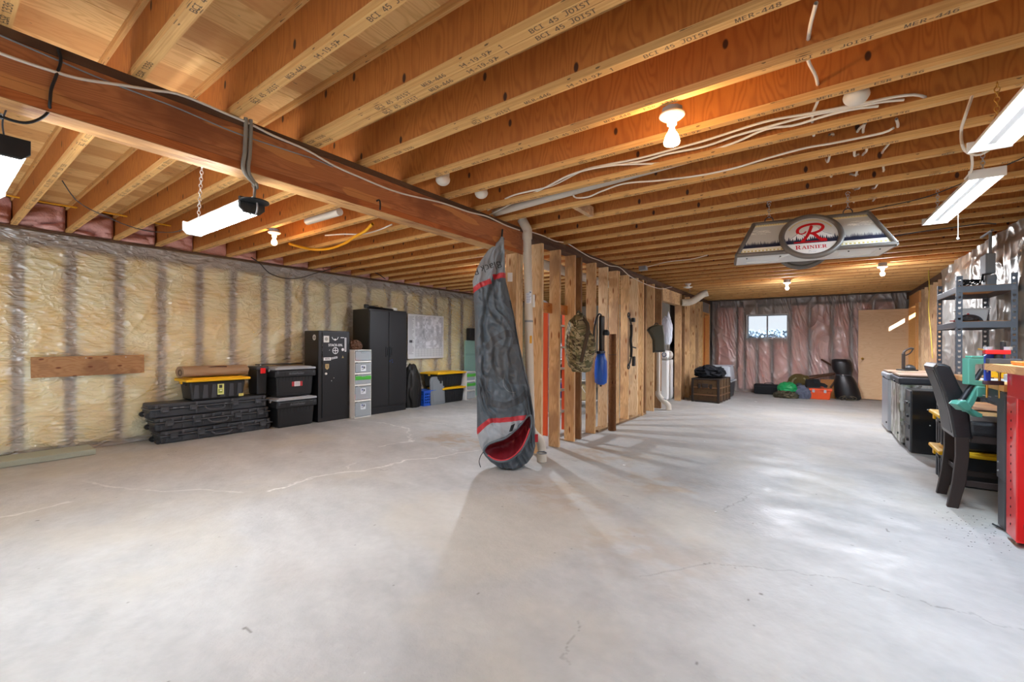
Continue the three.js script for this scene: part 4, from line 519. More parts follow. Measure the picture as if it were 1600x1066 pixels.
// gun safe with stickers
{
  const t = thing('safe', 'black steel safe with white stickers on its door', 'safe', [-6.665, 0, -3.975]), W = 0.55, H = 1.45;
  part('body', rb(0.42, H, W, 0.03, H / 2, 0, 0.012), M.blackMetal, t);
  const doorMap = canvasTex(512, 1536, (g, w, h) => {
    g.fillStyle = '#17181b'; g.fillRect(0, 0, w, h); g.textAlign = 'center'; const c = (x, y, r) => { g.beginPath(); g.arc(x, y, r, 0, 7); };
    g.fillStyle = '#d8d6cf'; g.fillRect(20, 60, 112, 120); g.fillStyle = '#9a988f'; c(76, 118, 34); g.fill();
    g.strokeStyle = '#e8e8e8'; g.fillStyle = '#e8e8e8'; g.lineWidth = 10; g.beginPath(); g.moveTo(190, 80); g.quadraticCurveTo(220, 150, 256, 120); g.quadraticCurveTo(292, 150, 322, 80); g.stroke(); c(256, 128, 18); g.fill(); g.font = 'bold 60px sans-serif'; g.fillText('STACK-ON.', 270, 250);
    g.lineWidth = 12; c(262, 330, 56); g.stroke(); g.font = 'bold 62px sans-serif'; g.fillText('✚', 262, 352); g.fillRect(256, 280, 12, 100); g.fillRect(214, 324, 96, 12); c(420, 312, 28); g.fill(); g.font = '44px sans-serif'; g.fillText('<', 140, 336);
    g.save(); g.translate(478, 250); g.rotate(Math.PI / 2); g.fillRect(-160, -18, 260, 36); g.fillStyle = '#33343a'; for (let i = 0; i < 12; i++) g.fillRect(-150 + i * 20, -10, 12, 20); g.restore(); g.fillStyle = '#e8e8e8'; g.fillRect(370, 84, 80, 12);
    g.fillRect(20, 452, 150, 56); g.fillStyle = '#17181b'; g.font = 'bold 48px sans-serif'; g.fillText('YETI', 95, 498); g.save(); g.translate(240, 462); g.rotate(-0.15); g.fillStyle = '#e8e8e8'; g.fillRect(-66, -16, 132, 34); g.fillStyle = '#33343a'; for (let i = 0; i < 6; i++) g.fillRect(-58 + i * 20, -8, 13, 18); g.restore();
    g.fillStyle = '#a08c5a'; g.beginPath(); g.moveTo(400, 470); g.lineTo(420, 420); g.lineTo(444, 470); g.fill(); g.fillStyle = '#b59a66'; g.fillRect(56, 570, 76, 76); g.beginPath(); g.moveTo(56, 646); g.lineTo(94, 676); g.lineTo(132, 646); g.fill(); g.fillStyle = '#2b2418'; g.font = 'bold 60px serif'; g.fillText('5', 94, 636);
  });
  const d = part('door', [0].map(() => { const g = new THREE.BoxGeometry(W - 0.12, H - 0.1, 0.014); return g; })[0], std(0xffffff, { map: doorMap, roughness: 0.45 }), t); d.rotation.y = Math.PI / 2; d.position.set(0.247, H / 2 + 0.02, 0);
  const k = part('lock_dial', new THREE.CylinderGeometry(0.016, 0.018, 0.02, 20).rotateX(Math.PI / 2), M.white, d); k.position.set(-0.16, 0.02, 0.015); for (const [x, y] of [[-0.06, -0.1], [-0.02, -0.055]]) { const s = part('keyhole', new THREE.SphereGeometry(0.007, 10, 8), M.white, d); s.position.set(x, y, 0.008); }
  for (const y of [0.25, 1.2]) part('hinge', rb(0.012, 0.09, 0.02, 0.245, y, -W / 2 + 0.02, 0.004), M.blackMetal, t);
  const s = part('round_sticker', new THREE.CylinderGeometry(0.045, 0.045, 0.002, 24).rotateX(Math.PI / 2), std(0xffffff, { map: canvasTex(128, 128, (g) => { g.fillStyle = '#e2e4e2'; g.fillRect(0, 0, 128, 128); g.fillStyle = '#26282a'; g.fillRect(58, 20, 12, 88); g.fillRect(20, 58, 88, 12); g.beginPath(); g.arc(64, 64, 34, 0, 7); g.lineWidth = 8; g.strokeStyle = '#26282a'; g.stroke(); }) }), t); s.position.set(0.12, 1.34, W / 2 + 0.002);
}
// clear drawer towers
function drawers(label, pos, W, D, rows, group) {
  const t = thing('drawer_tower', label, 'drawers', pos, 0, group); let y = 0;
  for (const r of rows) {
    const H = r.h; for (const [w, h, d, cx, cy, cz] of [[D, 0.014, W, 0, y + 0.007, 0], [D, 0.014, W, 0, y + H - 0.007, 0]]) part('shelf_frame', rb(w, h, d, cx, cy, cz, 0.004), M.white, t); for (const s of [-1, 1]) part('side_panel', rb(D, H - 0.028, 0.008, 0, y + H / 2, s * (W / 2 - 0.004), 0.003), M.white, t);
    const d = part('drawer', rb(0.006, H - 0.045, W - 0.03, D / 2 - 0.002, y + H / 2, 0, 0.003), r.m ?? M.clear, t); part('drawer_handle', rb(0.014, 0.018, 0.09, D / 2 + 0.006, y + H - 0.045, 0, 0.005), M.clear, d); if (r.band) part('drawer_band', rb(0.01, H * 0.32, W - 0.02, D / 2 + 0.003, y + H * 0.62, 0, 0.003), r.band, d);
    if (r.tag) { const s = stickOn(t, D / 2 + 0.004, y + H * r.tag, 0.0, sticker(0.1, 0.1, '#e2e6ea', (g) => { g.fillStyle = '#3c4a7a'; g.fillRect(40, 40, 80, 70); g.fillStyle = '#4a4c50'; g.fillRect(130, 50, 80, 90); g.fillRect(40, 140, 150, 16); g.fillRect(40, 176, 120, 16); }), 'label'); }
    y += H;
  }
  return t;
}
{
  const x = -6.49, z = -4.425;
  const t = drawers('clear plastic drawer tower with white frame between safe and cabinet', [x, 0, z], 0.325, 0.38, [{ h: 0.285, tag: 0.66 }, { h: 0.262, tag: 0.62 }, { h: 0.195, band: M.green }, { h: 0.2, tag: 0.45 }, { h: 0.2 }]);
  const item = (name, g, m, label, y, dz = 0) => single(name, g, m, label, 'box', [x + 0.06, y, z + dz], 0, 'things inside the clear drawers');
  item('tool_case', rb(0.2, 0.11, 0.22, 0, 0.056, 0, 0.02), M.darkGrey, 'dark case in the top clear drawer', 0.96); item('red_carton', rb(0.03, 0.05, 0.09, 0, 0.026, 0, 0.004), M.red, 'small red carton in front of the case in the top drawer', 0.96, 0.08).position.x += 0.1; item('tool_case', rb(0.2, 0.13, 0.2, 0, 0.066, 0, 0.02), M.darkGrey, 'dark case with white tag in the second drawer', 0.76); item('fabric_bundle', blob(0.1, 0.06, 0.12, 5, 0.3, 4, 3), M.grey, 'grey bundle in the green-banded drawer', 0.57); item('cable_bundle', blob(0.1, 0.05, 0.12, 6, 0.5, 4, 3), M.red, 'red and grey bundle in the fourth drawer', 0.305); item('storage_bag', blob(0.12, 0.1, 0.13, 7, 0.3, 3, 3), M.grey, 'grey bag filling the bottom drawer', 0.02);
  single('leather_cap', blob(0.11, 0.1, 0.12, 12, 0.35, 4, 3), std(0x5a3d2a, { roughness: 0.8 }), 'brown leather cap resting on the clear drawer tower', 'cap', [x - 0.02, 1.143, z + 0.02]);
}
// tall two-door cabinet
{
  const W = 0.83, H = 1.86, t = thing('storage_cabinet', 'tall black two-door steel cabinet beside the map', 'cabinet', [-6.65, 0, -5.035]);
  part('body', rb(0.48, H, W, -0.01, H / 2, 0, 0.01), M.blackMetal, t); part('plinth', rb(0.47, 0.1, W - 0.02, 0.005, 0.05, 0, 0.006), M.black, t);
  for (const s of [-1, 1]) { const d = part('door', rb(0.022, H - 0.16, W / 2 - 0.012, 0.236, H / 2 + 0.05, s * (W / 4 - 0.001), 0.006), M.blackMetal, t); const hz = s * 0.045; part('handle', extrude([[-0.026, -0.09], [0.026, -0.09], [0.026, 0.09], [-0.026, 0.09]], 0.012, 0.003, [[[-0.013, -0.072], [0.013, -0.072], [0.013, 0.072], [-0.013, 0.072]]]).rotateY(Math.PI / 2).translate(0.254, 1.1, hz), M.black, d); }
  for (const [a, b] of [[0.0, 0.93], [-0.045, 0.95], [-0.06, 0.91]]) part('lock', new THREE.CylinderGeometry(0.008, 0.008, 0.006, 12).rotateZ(Math.PI / 2).translate(0.25, b, a - 0.02), M.blue, t);
  const g = thing('tripod', 'folded black tripod lying on top of the tall cabinet', 'tripod', [-6.62, H, -4.98], 0.12); for (let i = 0; i < 3; i++) { const l = part('leg', rod(V(0.02 * i - 0.02, 0.03 + 0.012 * i, 0.28), V(0.03 * i - 0.03, 0.03, -0.32), 0.013, 10), M.black, g); part('clamp', rod(V(0.02 * i - 0.02, 0.03 + 0.008 * i, -0.02), V(0.02 * i - 0.02, 0.03 + 0.008 * i, -0.06), 0.02, 10), M.black, l); } part('head', rb(0.06, 0.07, 0.08, 0, 0.05, 0.3, 0.015), M.black, g); part('pan_handle', rod(V(0, 0.05, 0.3), V(0.05, 0.075, 0.08), 0.007), M.black, g);
  single('white_carton', rb(0.14, 0.07, 0.12, 0, 0.035, 0, 0.004), M.white, 'white carton on the cabinet behind the tripod', 'carton', [-6.72, H, -5.36]);
}
// paper map on the film
single('map_sheet', (() => { const g = new THREE.BoxGeometry(1.02, 0.92, 0.003, 24, 20, 1), p = g.attributes.position; for (let i = 0; i < p.count; i++) p.setZ(i, p.getZ(i) + 0.012 * (fbm(p.getX(i) * 4 + 3, p.getY(i) * 3, 3, 66) - 0.5)); g.computeVertexNormals(); return g.rotateY(Math.PI / 2); })(), std(0xffffff, { map: canvasTex(768, 700, (g, w, h) => {
  g.fillStyle = '#d9dadb'; g.fillRect(0, 0, w, h); const im = g.getImageData(150, 20, 600, 520); for (let j = 0; j < 520; j++) for (let i = 0; i < 600; i++) { const q = fbm(i / 60, j / 60, 5, 67), k = 150 + 110 * q - (Math.abs(q - 0.5) < 0.012 ? 50 : 0), o = (j * 600 + i) * 4; im.data.set([k, k, k + 4, 255], o); } g.putImageData(im, 150, 20);
  g.strokeStyle = '#50555a'; g.lineWidth = 4; g.beginPath(); g.moveTo(400, 30); g.bezierCurveTo(360, 160, 300, 220, 330, 330); g.bezierCurveTo(340, 380, 390, 400, 380, 440); g.stroke(); g.lineWidth = 2; for (let i = 0; i < 9; i++) { g.beginPath(); g.moveTo(150, 540 + i * 16); g.lineTo(740, 540 + i * 16); g.stroke(); } for (let i = 0; i < 10; i++) { g.beginPath(); g.moveTo(150 + i * 65, 540); g.lineTo(150 + i * 65, 670); g.stroke(); } g.fillStyle = '#8a8d90'; for (let i = 0; i < 30; i++) g.fillRect(20, 40 + i * 20, 60 + 50 * hash(i, 2, 2), 6); g.fillStyle = '#4a4d50'; g.fillRect(30, 410, 60, 40);
}), roughness: 0.7, side: THREE.DoubleSide }), 'grey paper map fastened to the film beside the tall cabinet', 'map', [-6.885, 1.4, -6.39]);
// soft black pack, basket, lid, totes, drawers, board
single('dark_backpack', blob(0.16, 0.56, 0.2, 21, 0.2, 3.2, 4, 0.5), std(0x14120f, { roughness: 0.55 }), 'slumped glossy black backpack leaning by the tall cabinet', 'backpack', [-6.6, 0, -5.74]);
{
  const t = thing('laundry_basket', 'blue perforated plastic basket on the floor beside the backpack', 'basket', [-6.6, 0, -6.08]), m = std(0x1c55c0, { roughness: 0.4, side: THREE.DoubleSide }), W = 0.32, H = 0.3, holes = []; for (let i = 0; i < 5; i++) for (let j = 0; j < 4; j++) { const x = -0.11 + i * 0.055, y = 0.07 + j * 0.055; holes.push([[x - 0.017, y - 0.016], [x + 0.017, y - 0.016], [x + 0.017, y + 0.016], [x - 0.017, y + 0.016]]); }
  for (let k = 0; k < 4; k++) part('side_panel', extrude([[-W * 0.43, 0], [W * 0.43, 0], [W * 0.49, H], [-W * 0.49, H]], 0.006, 0, holes).rotateX(0.06).translate(0, 0, W * 0.43).rotateY(k * Math.PI / 2), m, t); part('rim', rb(W + 0.02, 0.02, W + 0.02, 0, H, 0, 0.008), m, t); part('bottom', new THREE.BoxGeometry(W * 0.86, 0.008, W * 0.86).translate(0, 0.004, 0), m, t);
}
{ const l = single('tote_lid', (() => { const s = new THREE.Shape(), w = 0.19, h = 0.56, r = 0.1; s.moveTo(-w, 0.02); s.lineTo(-w, h - r); s.quadraticCurveTo(-w, h, -w + r, h); s.lineTo(w - r, h); s.quadraticCurveTo(w, h, w, h - r); s.lineTo(w, 0.02); s.quadraticCurveTo(w, 0, w - 0.02, 0); s.lineTo(-w + 0.02, 0); s.quadraticCurveTo(-w, 0, -w, 0.02); return new THREE.ExtrudeGeometry(s, { depth: 0.02, bevelEnabled: true, bevelSize: 0.008, bevelThickness: 0.008, bevelSegments: 3 }).rotateY(Math.PI / 2); })(), std(0x7f8488, { roughness: 0.6 }), 'grey rounded tote lid standing upright against the yellow-lidded totes', 'lid', [-6.45, 0.01, -6.30]); part('lid_ridge', extrude([[-0.14, 0.06], [0.14, 0.06], [0.14, 0.46], [0.08, 0.5], [-0.08, 0.5], [-0.14, 0.46]], 0.01, 0.003).rotateY(Math.PI / 2).translate(0.032, 0, 0), std(0x868b8f), l); l.rotation.z = 0.06; }
{ const g = 'stacked black totes by the green board'; tote('storage_tote', 'lower yellow-lidded black tote on the floor by the green board', [-6.65, 0, -6.78], 0.66, 0.29, 0.42, M.yellow, { ribs: 8, rib: M.black, group: g }); tote('storage_tote', 'upper yellow-lidded black tote, wider lid, by the green board', [-6.65, 0.338, -6.68], 0.78, 0.28, 0.44, M.yellow, { ribs: 8, rib: M.black, group: g, over: 0.05 }); }
drawers('low clear drawer tower with green bands beyond the yellow-lidded totes', [-6.6, 0, -7.31], 0.3, 0.36, [{ h: 0.21 }, { h: 0.21, band: M.green }, { h: 0.21, band: M.green }]);
{ const b = single('leaning_board', rb(0.03, 1.33, 0.62, 0, 0.666, 0, 0.004), std(0x86aa9e, { roughness: 0.6, map: null }), 'pale green board standing against the left wall behind the clear drawers', 'board', [-6.83, 0, -7.85]); part('batten', rb(0.012, 0.05, 0.6, 0.02, 1.0, 0, 0.003), std(0x7d9f94), b); }
single('black_case', rb(0.12, 0.29, 0.26, 0, 0.145, 0, 0.012), M.black, 'black box standing on top edge of the pale green board', 'box', [-6.82, 1.335, -7.78]);

// ---------- sleeping bag hanging from the beam ----------
{
  const S = 153.6, PX = (p) => (p - 789) / S, PY = (p) => 1.25 + (540 - p) / S;
  const prof = [[379, 782, 786], [384, 779, 787], [392, 771, 787], [400, 762, 788], [415, 752, 788.5], [426, 746, 789], [445, 739.5, 790], [472, 741, 797], [499, 742, 803], [540, 742, 811], [574, 743.5, 819], [610, 746, 828], [645, 746, 834], [677, 746, 837], [698, 751, 837], [712, 758, 833], [722, 767, 826], [729, 779, 816], [731.5, 790, 806]];
  const at = (py) => { let i = 0; while (i < prof.length - 2 && py > prof[i + 1][0]) i++; const a = prof[i], b = prof[i + 1], t = clamp((py - a[0]) / (b[0] - a[0])); return [mix(a[1], b[1], t), mix(a[2], b[2], t)]; };
  const poly = [[758, 703], [764, 692], [776, 686], [790, 680], [803, 671], [813, 661], [821, 651], [827, 647], [830, 655], [829, 668], [823, 684], [814, 699], [802, 711], [788, 717], [774, 716], [764, 711]].map(([a, b]) => [PX(a), PY(b)]);
  const inside = (x, y) => { let c = false; for (let i = 0, j = poly.length - 1; i < poly.length; j = i++) { const [a, b] = poly[i], [p, q] = poly[j]; if ((b > y) !== (q > y) && x < (p - a) * (y - b) / (q - b) + a) c = !c; } return c; };
  const edge = (x, y) => { let d = 9; for (let i = 0, j = poly.length - 1; i < poly.length; j = i++) { const [a, b] = poly[i], [p, q] = poly[j], dx = p - a, dy = q - b, t = clamp(((x - a) * dx + (y - b) * dy) / (dx * dx + dy * dy)); d = Math.min(d, Math.hypot(x - a - t * dx, y - b - t * dy)); } return d; };
  const surf = (py, th) => {
    const [l, r] = at(py), y = PY(py), cx = (PX(l) + PX(r)) / 2, hw = (PX(r) - PX(l)) / 2, tk = 0.02 + 0.15 * smooth(2.32, 1.3, y) * (1 - 0.35 * smooth(0.25, 0.0, y)) * clamp(hw / 0.12), c = Math.cos(th), s = Math.sin(th);
    let x = cx + hw * Math.sign(c) * Math.abs(c) ** 0.8, z = tk * Math.sign(s) * Math.abs(s) ** 0.75;
    const w = fbm(x * 3, y * 3, 3, 902) - 0.5, f = ridge(vn((x - cx) * 24 + w * 6 + y * 1.5, y * 2.4 + w * 2, 901), 1.6), f2 = ridge(vn(x * 30 - y * 9, y * 16 + x * 6, 903), 1.5), amp = smooth(2.3, 2.1, y);
    z += s * amp * (0.042 * f + 0.016 * f2 - 0.03); if (s > 0) { const xc = PX(mix(784, 757, smooth(381, 520, py))); z -= 0.045 * amp * Math.exp(-(((x - xc) / 0.022) ** 2)) * smooth(660, 560, py); z += 0.02 * Math.exp(-(((y - PY(590)) / 0.3) ** 2)); }
    return V(x, y, z + 0.15 * smooth(1.3, 2.15, y));
  };
  const n = 150, m = 240, P = [], uv = [], shell = [], lining = [], In = [];
  for (let j = 0; j <= m; j++) for (let i = 0; i <= n; i++) { const py = mix(379, 731.5, j / m), p = surf(py, i / n * Math.PI * 2), front = Math.sin(i / n * Math.PI * 2) > 0, k = front && inside(p.x, p.y); if (k) { const e = edge(p.x, p.y); p.z -= Math.min(0.2, 0.028 + e * 1.9) + 0.012 * (fbm(p.x * 30, p.y * 22, 3, 909) - 0.5); } In.push(k); P.push(p.x, Math.max(p.y, 0.004), p.z); uv.push((p.x + 0.45) / 0.9, p.y / 2.35); }
  for (let j = 0; j < m; j++) for (let i = 0; i < n; i++) { const a = j * (n + 1) + i, q = [a, a + 1, a + n + 1, a + n + 2], t = q.filter((k) => In[k]).length >= 3 ? lining : shell; t.push(a, a + n + 1, a + 1, a + 1, a + n + 1, a + n + 2); }
  const geo = (idx) => { const g = new THREE.BufferGeometry(); g.setAttribute('position', new THREE.Float32BufferAttribute(P, 3)); g.setAttribute('uv', new THREE.Float32BufferAttribute(uv, 2)); g.setIndex(idx); g.computeVertexNormals(); return g; };
  const W = 768, H = 2006, map = canvasTex(W, H, (g) => {
    const x = (p) => ((p - 789) / S + 0.45) / 0.9 * W, y = (p) => (1 - PY(p) / 2.35) * H, path = (q) => { g.beginPath(); q.forEach(([a, b], i) => i ? g.lineTo(x(a), y(b)) : g.moveTo(x(a), y(b))); };
    g.fillStyle = '#4b535a'; g.fillRect(0, 0, W, H);
    g.fillStyle = '#888d92'; path([[700, 300], [900, 300], [900, 434], [771, 436], [768, 448], [740, 462], [700, 470]]); g.fill(); g.strokeStyle = '#b0222a'; g.lineWidth = 7.5 / S / 0.9 * W; path([[730, 467], [741, 459], [752, 452], [768, 446]]); g.stroke(); path([[771, 440], [782, 437], [850, 437]]); g.stroke();
    g.fillStyle = '#9b9fa3'; path([[700, 700], [747, 677], [766, 657], [800, 653], [822, 652], [830, 648], [826, 660], [800, 690], [757, 705], [700, 730]]); g.fill(); g.strokeStyle = '#b42a32'; g.lineWidth = 7 / S / 0.9 * W; path([[735, 690], [747, 674], [757, 663], [767, 655], [800, 652], [822, 650]]); g.stroke();
    g.fillStyle = '#17181a'; path([[799, 661], [805, 659], [801, 670], [796, 671]]); g.fill();
    g.strokeStyle = '#3d4044'; g.lineWidth = 10 / S / 0.9 * W; path([[762, 548], [772, 534], [790, 524], [806, 524], [806, 540]]); g.stroke(); path([[762, 586], [758, 610], [766, 628], [790, 632], [812, 624], [824, 612]]); g.stroke(); g.fillStyle = '#42464a'; path([[764, 548], [780, 540], [800, 545], [815, 570], [822, 600], [800, 600], [790, 590], [776, 600], [764, 585]]); g.fill(); g.strokeStyle = '#8a8e90'; g.lineWidth = 3; g.beginPath(); g.arc(x(803), y(596), 90, 1.4, 3.6); g.stroke();
    g.save(); g.translate(x(762.5), y(425)); g.rotate(Math.PI - 0.32); g.fillStyle = '#16181a'; g.font = '76px sans-serif'; g.textAlign = 'center'; g.fillText('Black P', 0, 20); g.restore();
  });
  const t = thing('sleeping_bag', 'grey and red sleeping bag hanging upside down from the beam, red lining showing', 'sleeping bag', [-2.62, 0, -3.5], YAW);
  const cloth = phys(0xffffff, { map, roughness: 0.5, sheen: 0.3, side: THREE.DoubleSide }); part('shell', geo(shell), cloth, t); part('lining', geo(lining), phys(0x74101c, { roughness: 0.5, sheen: 0.4, side: THREE.DoubleSide }), t);
  const on = (a, b, dz = 0.012) => { const y = PY(b); let best = V(PX(a), y, 0), d = 9; for (let k = 1; k < 100; k++) { const p = surf(b, k / 100 * Math.PI); if (Math.abs(p.x - PX(a)) < d) { d = Math.abs(p.x - PX(a)); best = p; } } return V(PX(a), Math.max(y, 0.02), best.z + dz); };
  part('hood_rim', tube([[758, 703], [764, 692], [776, 686], [790, 680], [803, 671], [813, 661], [821, 651], [827, 647], [830, 655], [829, 668], [823, 684], [814, 699], [802, 711], [788, 717], [774, 716], [764, 711]].map(([a, b]) => on(a, b, 0.0)), 0.012, 8, 120, true), std(0x5a6268, { roughness: 0.5 }), t);
  part('inner_piping', tube([[764, 709], [775, 714], [788, 715], [801, 709], [813, 697], [821, 683], [827, 667]].map(([a, b]) => on(a, b, 0.004)), 0.007, 8, 60), std(0xc8323a, { roughness: 0.5 }), t);
  part('zipper', tube([[797, 474], [803, 500], [810, 540], [817, 574], [826, 610], [831, 640], [832, 660], [830, 690]].map(([a, b]) => on(a - 1, b, 0.0)), 0.009, 8, 70), M.black, t);
  part('hanging_loop', tube([V(PX(783.5), PY(379), 0.14), V(PX(784), PY(372), 0.142), V(PX(784.5), PY(367), 0.142)], 0.009, 8), M.black, t);
  part('care_tag', rb(0.05, 0.09, 0.003, PX(796), PY(437), 0.06, 0.001), M.white, t); part('zipper_tag', rb(0.06, 0.08, 0.012, PX(836), PY(684), 0.06, 0.004), std(0xb01c28), t); part('drawcord', tube([on(757, 704), V(PX(753), PY(710), 0.12), V(PX(751), PY(718), 0.12), V(PX(753), PY(727), 0.11)], 0.004), M.black, t);
  single('beam_hook', tube([V(-2.598, 2.30, -3.385), V(-2.57, 2.305, -3.385), V(-2.556, 2.28, -3.385), V(-2.57, 2.262, -3.385)], 0.005, 8), M.black, 'black screw hook in the beam above the sleeping bag', 'hook');
  { const p = atX(590, 318, -2.59); single('beam_hook', tube([V(-2.6, p.y + 0.02, p.z), V(-2.57, p.y + 0.02, p.z), V(-2.56, p.y - 0.01, p.z), V(-2.562, p.y - 0.05, p.z)], 0.006, 8), M.black, 'black coat hook alone on the beam face', 'hook'); }
}
// ---------- things hung on the partition and stored behind it ----------
const camoTex = canvasTex(256, 256, (g) => { g.fillStyle = '#877a58'; g.fillRect(0, 0, 256, 256); for (let i = 0; i < 420; i++) { g.fillStyle = ['#5d5a3c', '#a89872', '#4a3c2c', '#6e6a48', '#b5a684'][i % 5]; g.save(); g.translate(hash(i, 1, 6) * 256, hash(i, 2, 6) * 256); g.rotate(hash(i, 3, 6) * 0.8); g.beginPath(); g.ellipse(0, 0, 6 + 16 * hash(i, 4, 6), 2 + 7 * hash(i, 5, 6), 0, 0, 7); g.fill(); g.restore(); } });
{
  const t = thing('camouflage_pack', 'camouflage backpack hanging on the partition studs', 'backpack', [-2.44, 0.95, -4.76], 0.5), m = std(0xffffff, { map: camoTex, roughness: 0.9 });
  part('body', blob(0.16, 0.38, 0.27, 33, 0.16, 3.4, 4, 0.75).translate(0, 0.02, 0), m, t); part('lower_flap', blob(0.14, 0.2, 0.2, 34, 0.2, 4, 3, 0.7).translate(0.03, -0.03, 0.02), m, t); part('side_pocket', blob(0.08, 0.17, 0.09, 36, 0.15, 4, 3, 0.8).translate(0.1, 0.16, -0.16), m, t); part('side_pocket', blob(0.08, 0.17, 0.09, 37, 0.15, 4, 3, 0.8).translate(0.12, 0.14, 0.1), m, t);
  part('shoulder_strap', tube([V(0.05, 0.62, 0.1), V(0.1, 0.5, 0.28), V(0.06, 0.28, 0.36), V(0.02, 0.1, 0.34)], 0.022, 6), std(0x4b3c2c, { roughness: 0.9 }), t); part('hanging_loop', new THREE.TorusGeometry(0.05, 0.012, 8, 20).rotateY(1.2).translate(0, 0.66, 0), std(0x57503a), t); part('webbing', rb(0.03, 0.03, 0.42, 0.17, 0.3, 0, 0.006).rotateY(0.05), std(0x6a6244), t);
}
{ const t = thing('black_strap', 'black strap loop with padded sleeve hanging above the blue bag', 'strap', [-2.5, 0, -5.50]); part('loop', tube([V(0, 1.16, 0.16), V(0, 1.45, 0.17), V(0, 1.62, 0.09), V(0, 1.67, 0.0), V(0, 1.6, -0.1), V(0, 1.35, -0.12), V(0, 1.2, -0.08)], 0.013, 8, 60), M.black, t); part('sleeve', rb(0.05, 0.5, 0.11, 0.02, 1.40, -0.03, 0.02), M.blackGloss, t); part('buckle', blob(0.04, 0.05, 0.06, 38, 0.2, 3, 2).translate(0.05, 1.38, -0.11), M.black, t); part('tail', tube([V(0, 1.2, 0.16), V(0.01, 1.14, 0.15)], 0.016), M.black, t); }
{ const t = thing('dry_bag', 'blue roll-top dry bag hanging from a partition stud', 'bag', [-2.49, 0.7, -5.53]); const g = lathe([[0, 0], [0.06, 0.0], [0.115, 0.03], [0.125, 0.15], [0.115, 0.32], [0.08, 0.40], [0.075, 0.43], [0, 0.43]], 28); const p = g.attributes.position; for (let i = 0; i < p.count; i++) { const y = p.getY(i), a = Math.atan2(p.getZ(i), p.getX(i)), k = 1 + 0.1 * (fbm(a * 3 + 9, y * 9, 3, 71) - 0.5); p.setX(i, p.getX(i) * k * 0.72); p.setZ(i, p.getZ(i) * k * 0.7); } g.computeVertexNormals(); part('body', g, phys(0x1458c0, { roughness: 0.3, clearcoat: 0.5 }), t); part('rolled_top', rb(0.06, 0.04, 0.17, 0, 0.445, 0, 0.012), std(0x10203c), t); part('buckle_strap', tube([V(0, 0.46, 0.05), V(0, 0.53, 0), V(0, 0.46, -0.05)], 0.008), M.black, t); part('bottom_tab', rb(0.02, 0.03, 0.04, 0, -0.012, 0, 0.006), M.black, t); }
{
  const t = thing('compound_bow', 'dark compound bow hanging on a stud beyond the blue bag', 'bow', [-2.575, 0, -6.86]), m = std(0x2e2a24, { map: camoTex, roughness: 0.6 });
  part('riser', tube([V(0, 1.05, -0.04), V(0.0, 1.2, -0.05), V(0, 1.32, -0.02), V(0, 1.44, -0.05), V(0, 1.58, -0.04)], 0.024, 8, 40), m, t); for (const s of [0, 1]) { const f = (a, b) => V(0.0, s ? a : 2.63 - a, b); part('limb', tube([f(1.58, -0.04), f(1.66, 0.0), f(1.72, 0.06)], 0.014, 8), M.black, t); part('cam', new THREE.TorusGeometry(0.04, 0.011, 8, 20).rotateY(Math.PI / 2).translate(0, s ? 1.73 : 0.9, 0.07), M.black, t); } part('bow_string', tube([V(0, 0.9, 0.1), V(0, 1.73, 0.1)], 0.004), M.darkGrey, t); part('sight', rb(0.05, 0.07, 0.07, 0.03, 1.66, -0.05, 0.01), M.black, t); part('quiver', rb(0.04, 0.16, 0.08, 0.03, 0.98, -0.08, 0.012), M.black, t); part('stabilizer', rod(V(0, 1.22, -0.05), V(0.02, 1.2, -0.2), 0.012), M.black, t);
}
{ const g = new THREE.CylinderGeometry(0.052, 0.056, 1.4, 30, 70), p = g.attributes.position; for (let i = 0; i < p.count; i++) { const y = p.getY(i), a = Math.atan2(p.getZ(i), p.getX(i)), k = 1 + 0.16 * (fbm(a * 4 + 20, y * 24, 3, 81) - 0.5); p.setX(i, p.getX(i) * k); p.setZ(i, p.getZ(i) * k); } g.computeVertexNormals(); const o = single('fibre_roll', g.translate(0, 0.70, 0), std(0x8a6c50, { map: TX.stud, roughness: 1, bumpMap: TX.grain, bumpScale: 0.004 }), 'coarse brown fibre roll standing against the partition', 'roll', [-2.50, 0.005, -5.95]); part('binding', new THREE.TorusGeometry(0.057, 0.004, 6, 24).rotateX(Math.PI / 2).translate(0, 1.1, 0), std(0x4c3626), o); }
{
  const S = 84.9, q = (a, b) => [(a - 1026) / S, (527 - b) / S]; const t = thing('rubber_boot', 'dark olive rubber boot hung upside down on the partition', 'boot', [-2.50, 1.40, -8.03], YAW);
  part('boot', extrude([q(1022, 549), q(1021.5, 531), q(1017, 522), q(1013, 516.5), q(1015, 514), q(1020, 511.5), q(1026, 510), q(1032, 511), q(1034, 525), q(1035, 548)], 0.12, 0.03), std(0x4a4838, { roughness: 0.45 }), t); part('pull_loop', new THREE.TorusGeometry(0.035, 0.008, 8, 18).translate(-0.02, 0.22, 0), M.black, t); part('cuff', rb(0.17, 0.02, 0.13, 0.03, -0.262, 0, 0.008), M.black, t);
}
{ const o = single('plastic_bag', blob(0.12, 0.33, 0.12, 52, 0.2, 3, 4, 0.8), phys(0xdfe6f0, { roughness: 0.3, transmission: 0.25 }), 'pale translucent plastic bag hanging in the partition opening', 'bag', [-2.66, 1.26, -9.15]); part('twisted_top', new THREE.ConeGeometry(0.05, 0.16, 12).translate(0.03, 0.62, -0.03), phys(0xdfe6f0, { roughness: 0.3 }), o); single('red_ball_cap', blob(0.08, 0.08, 0.1, 53, 0.2, 3, 3), M.red, 'red cloth peeking out beside the translucent bag', 'cloth', [-2.78, 1.52, -9.0]); }
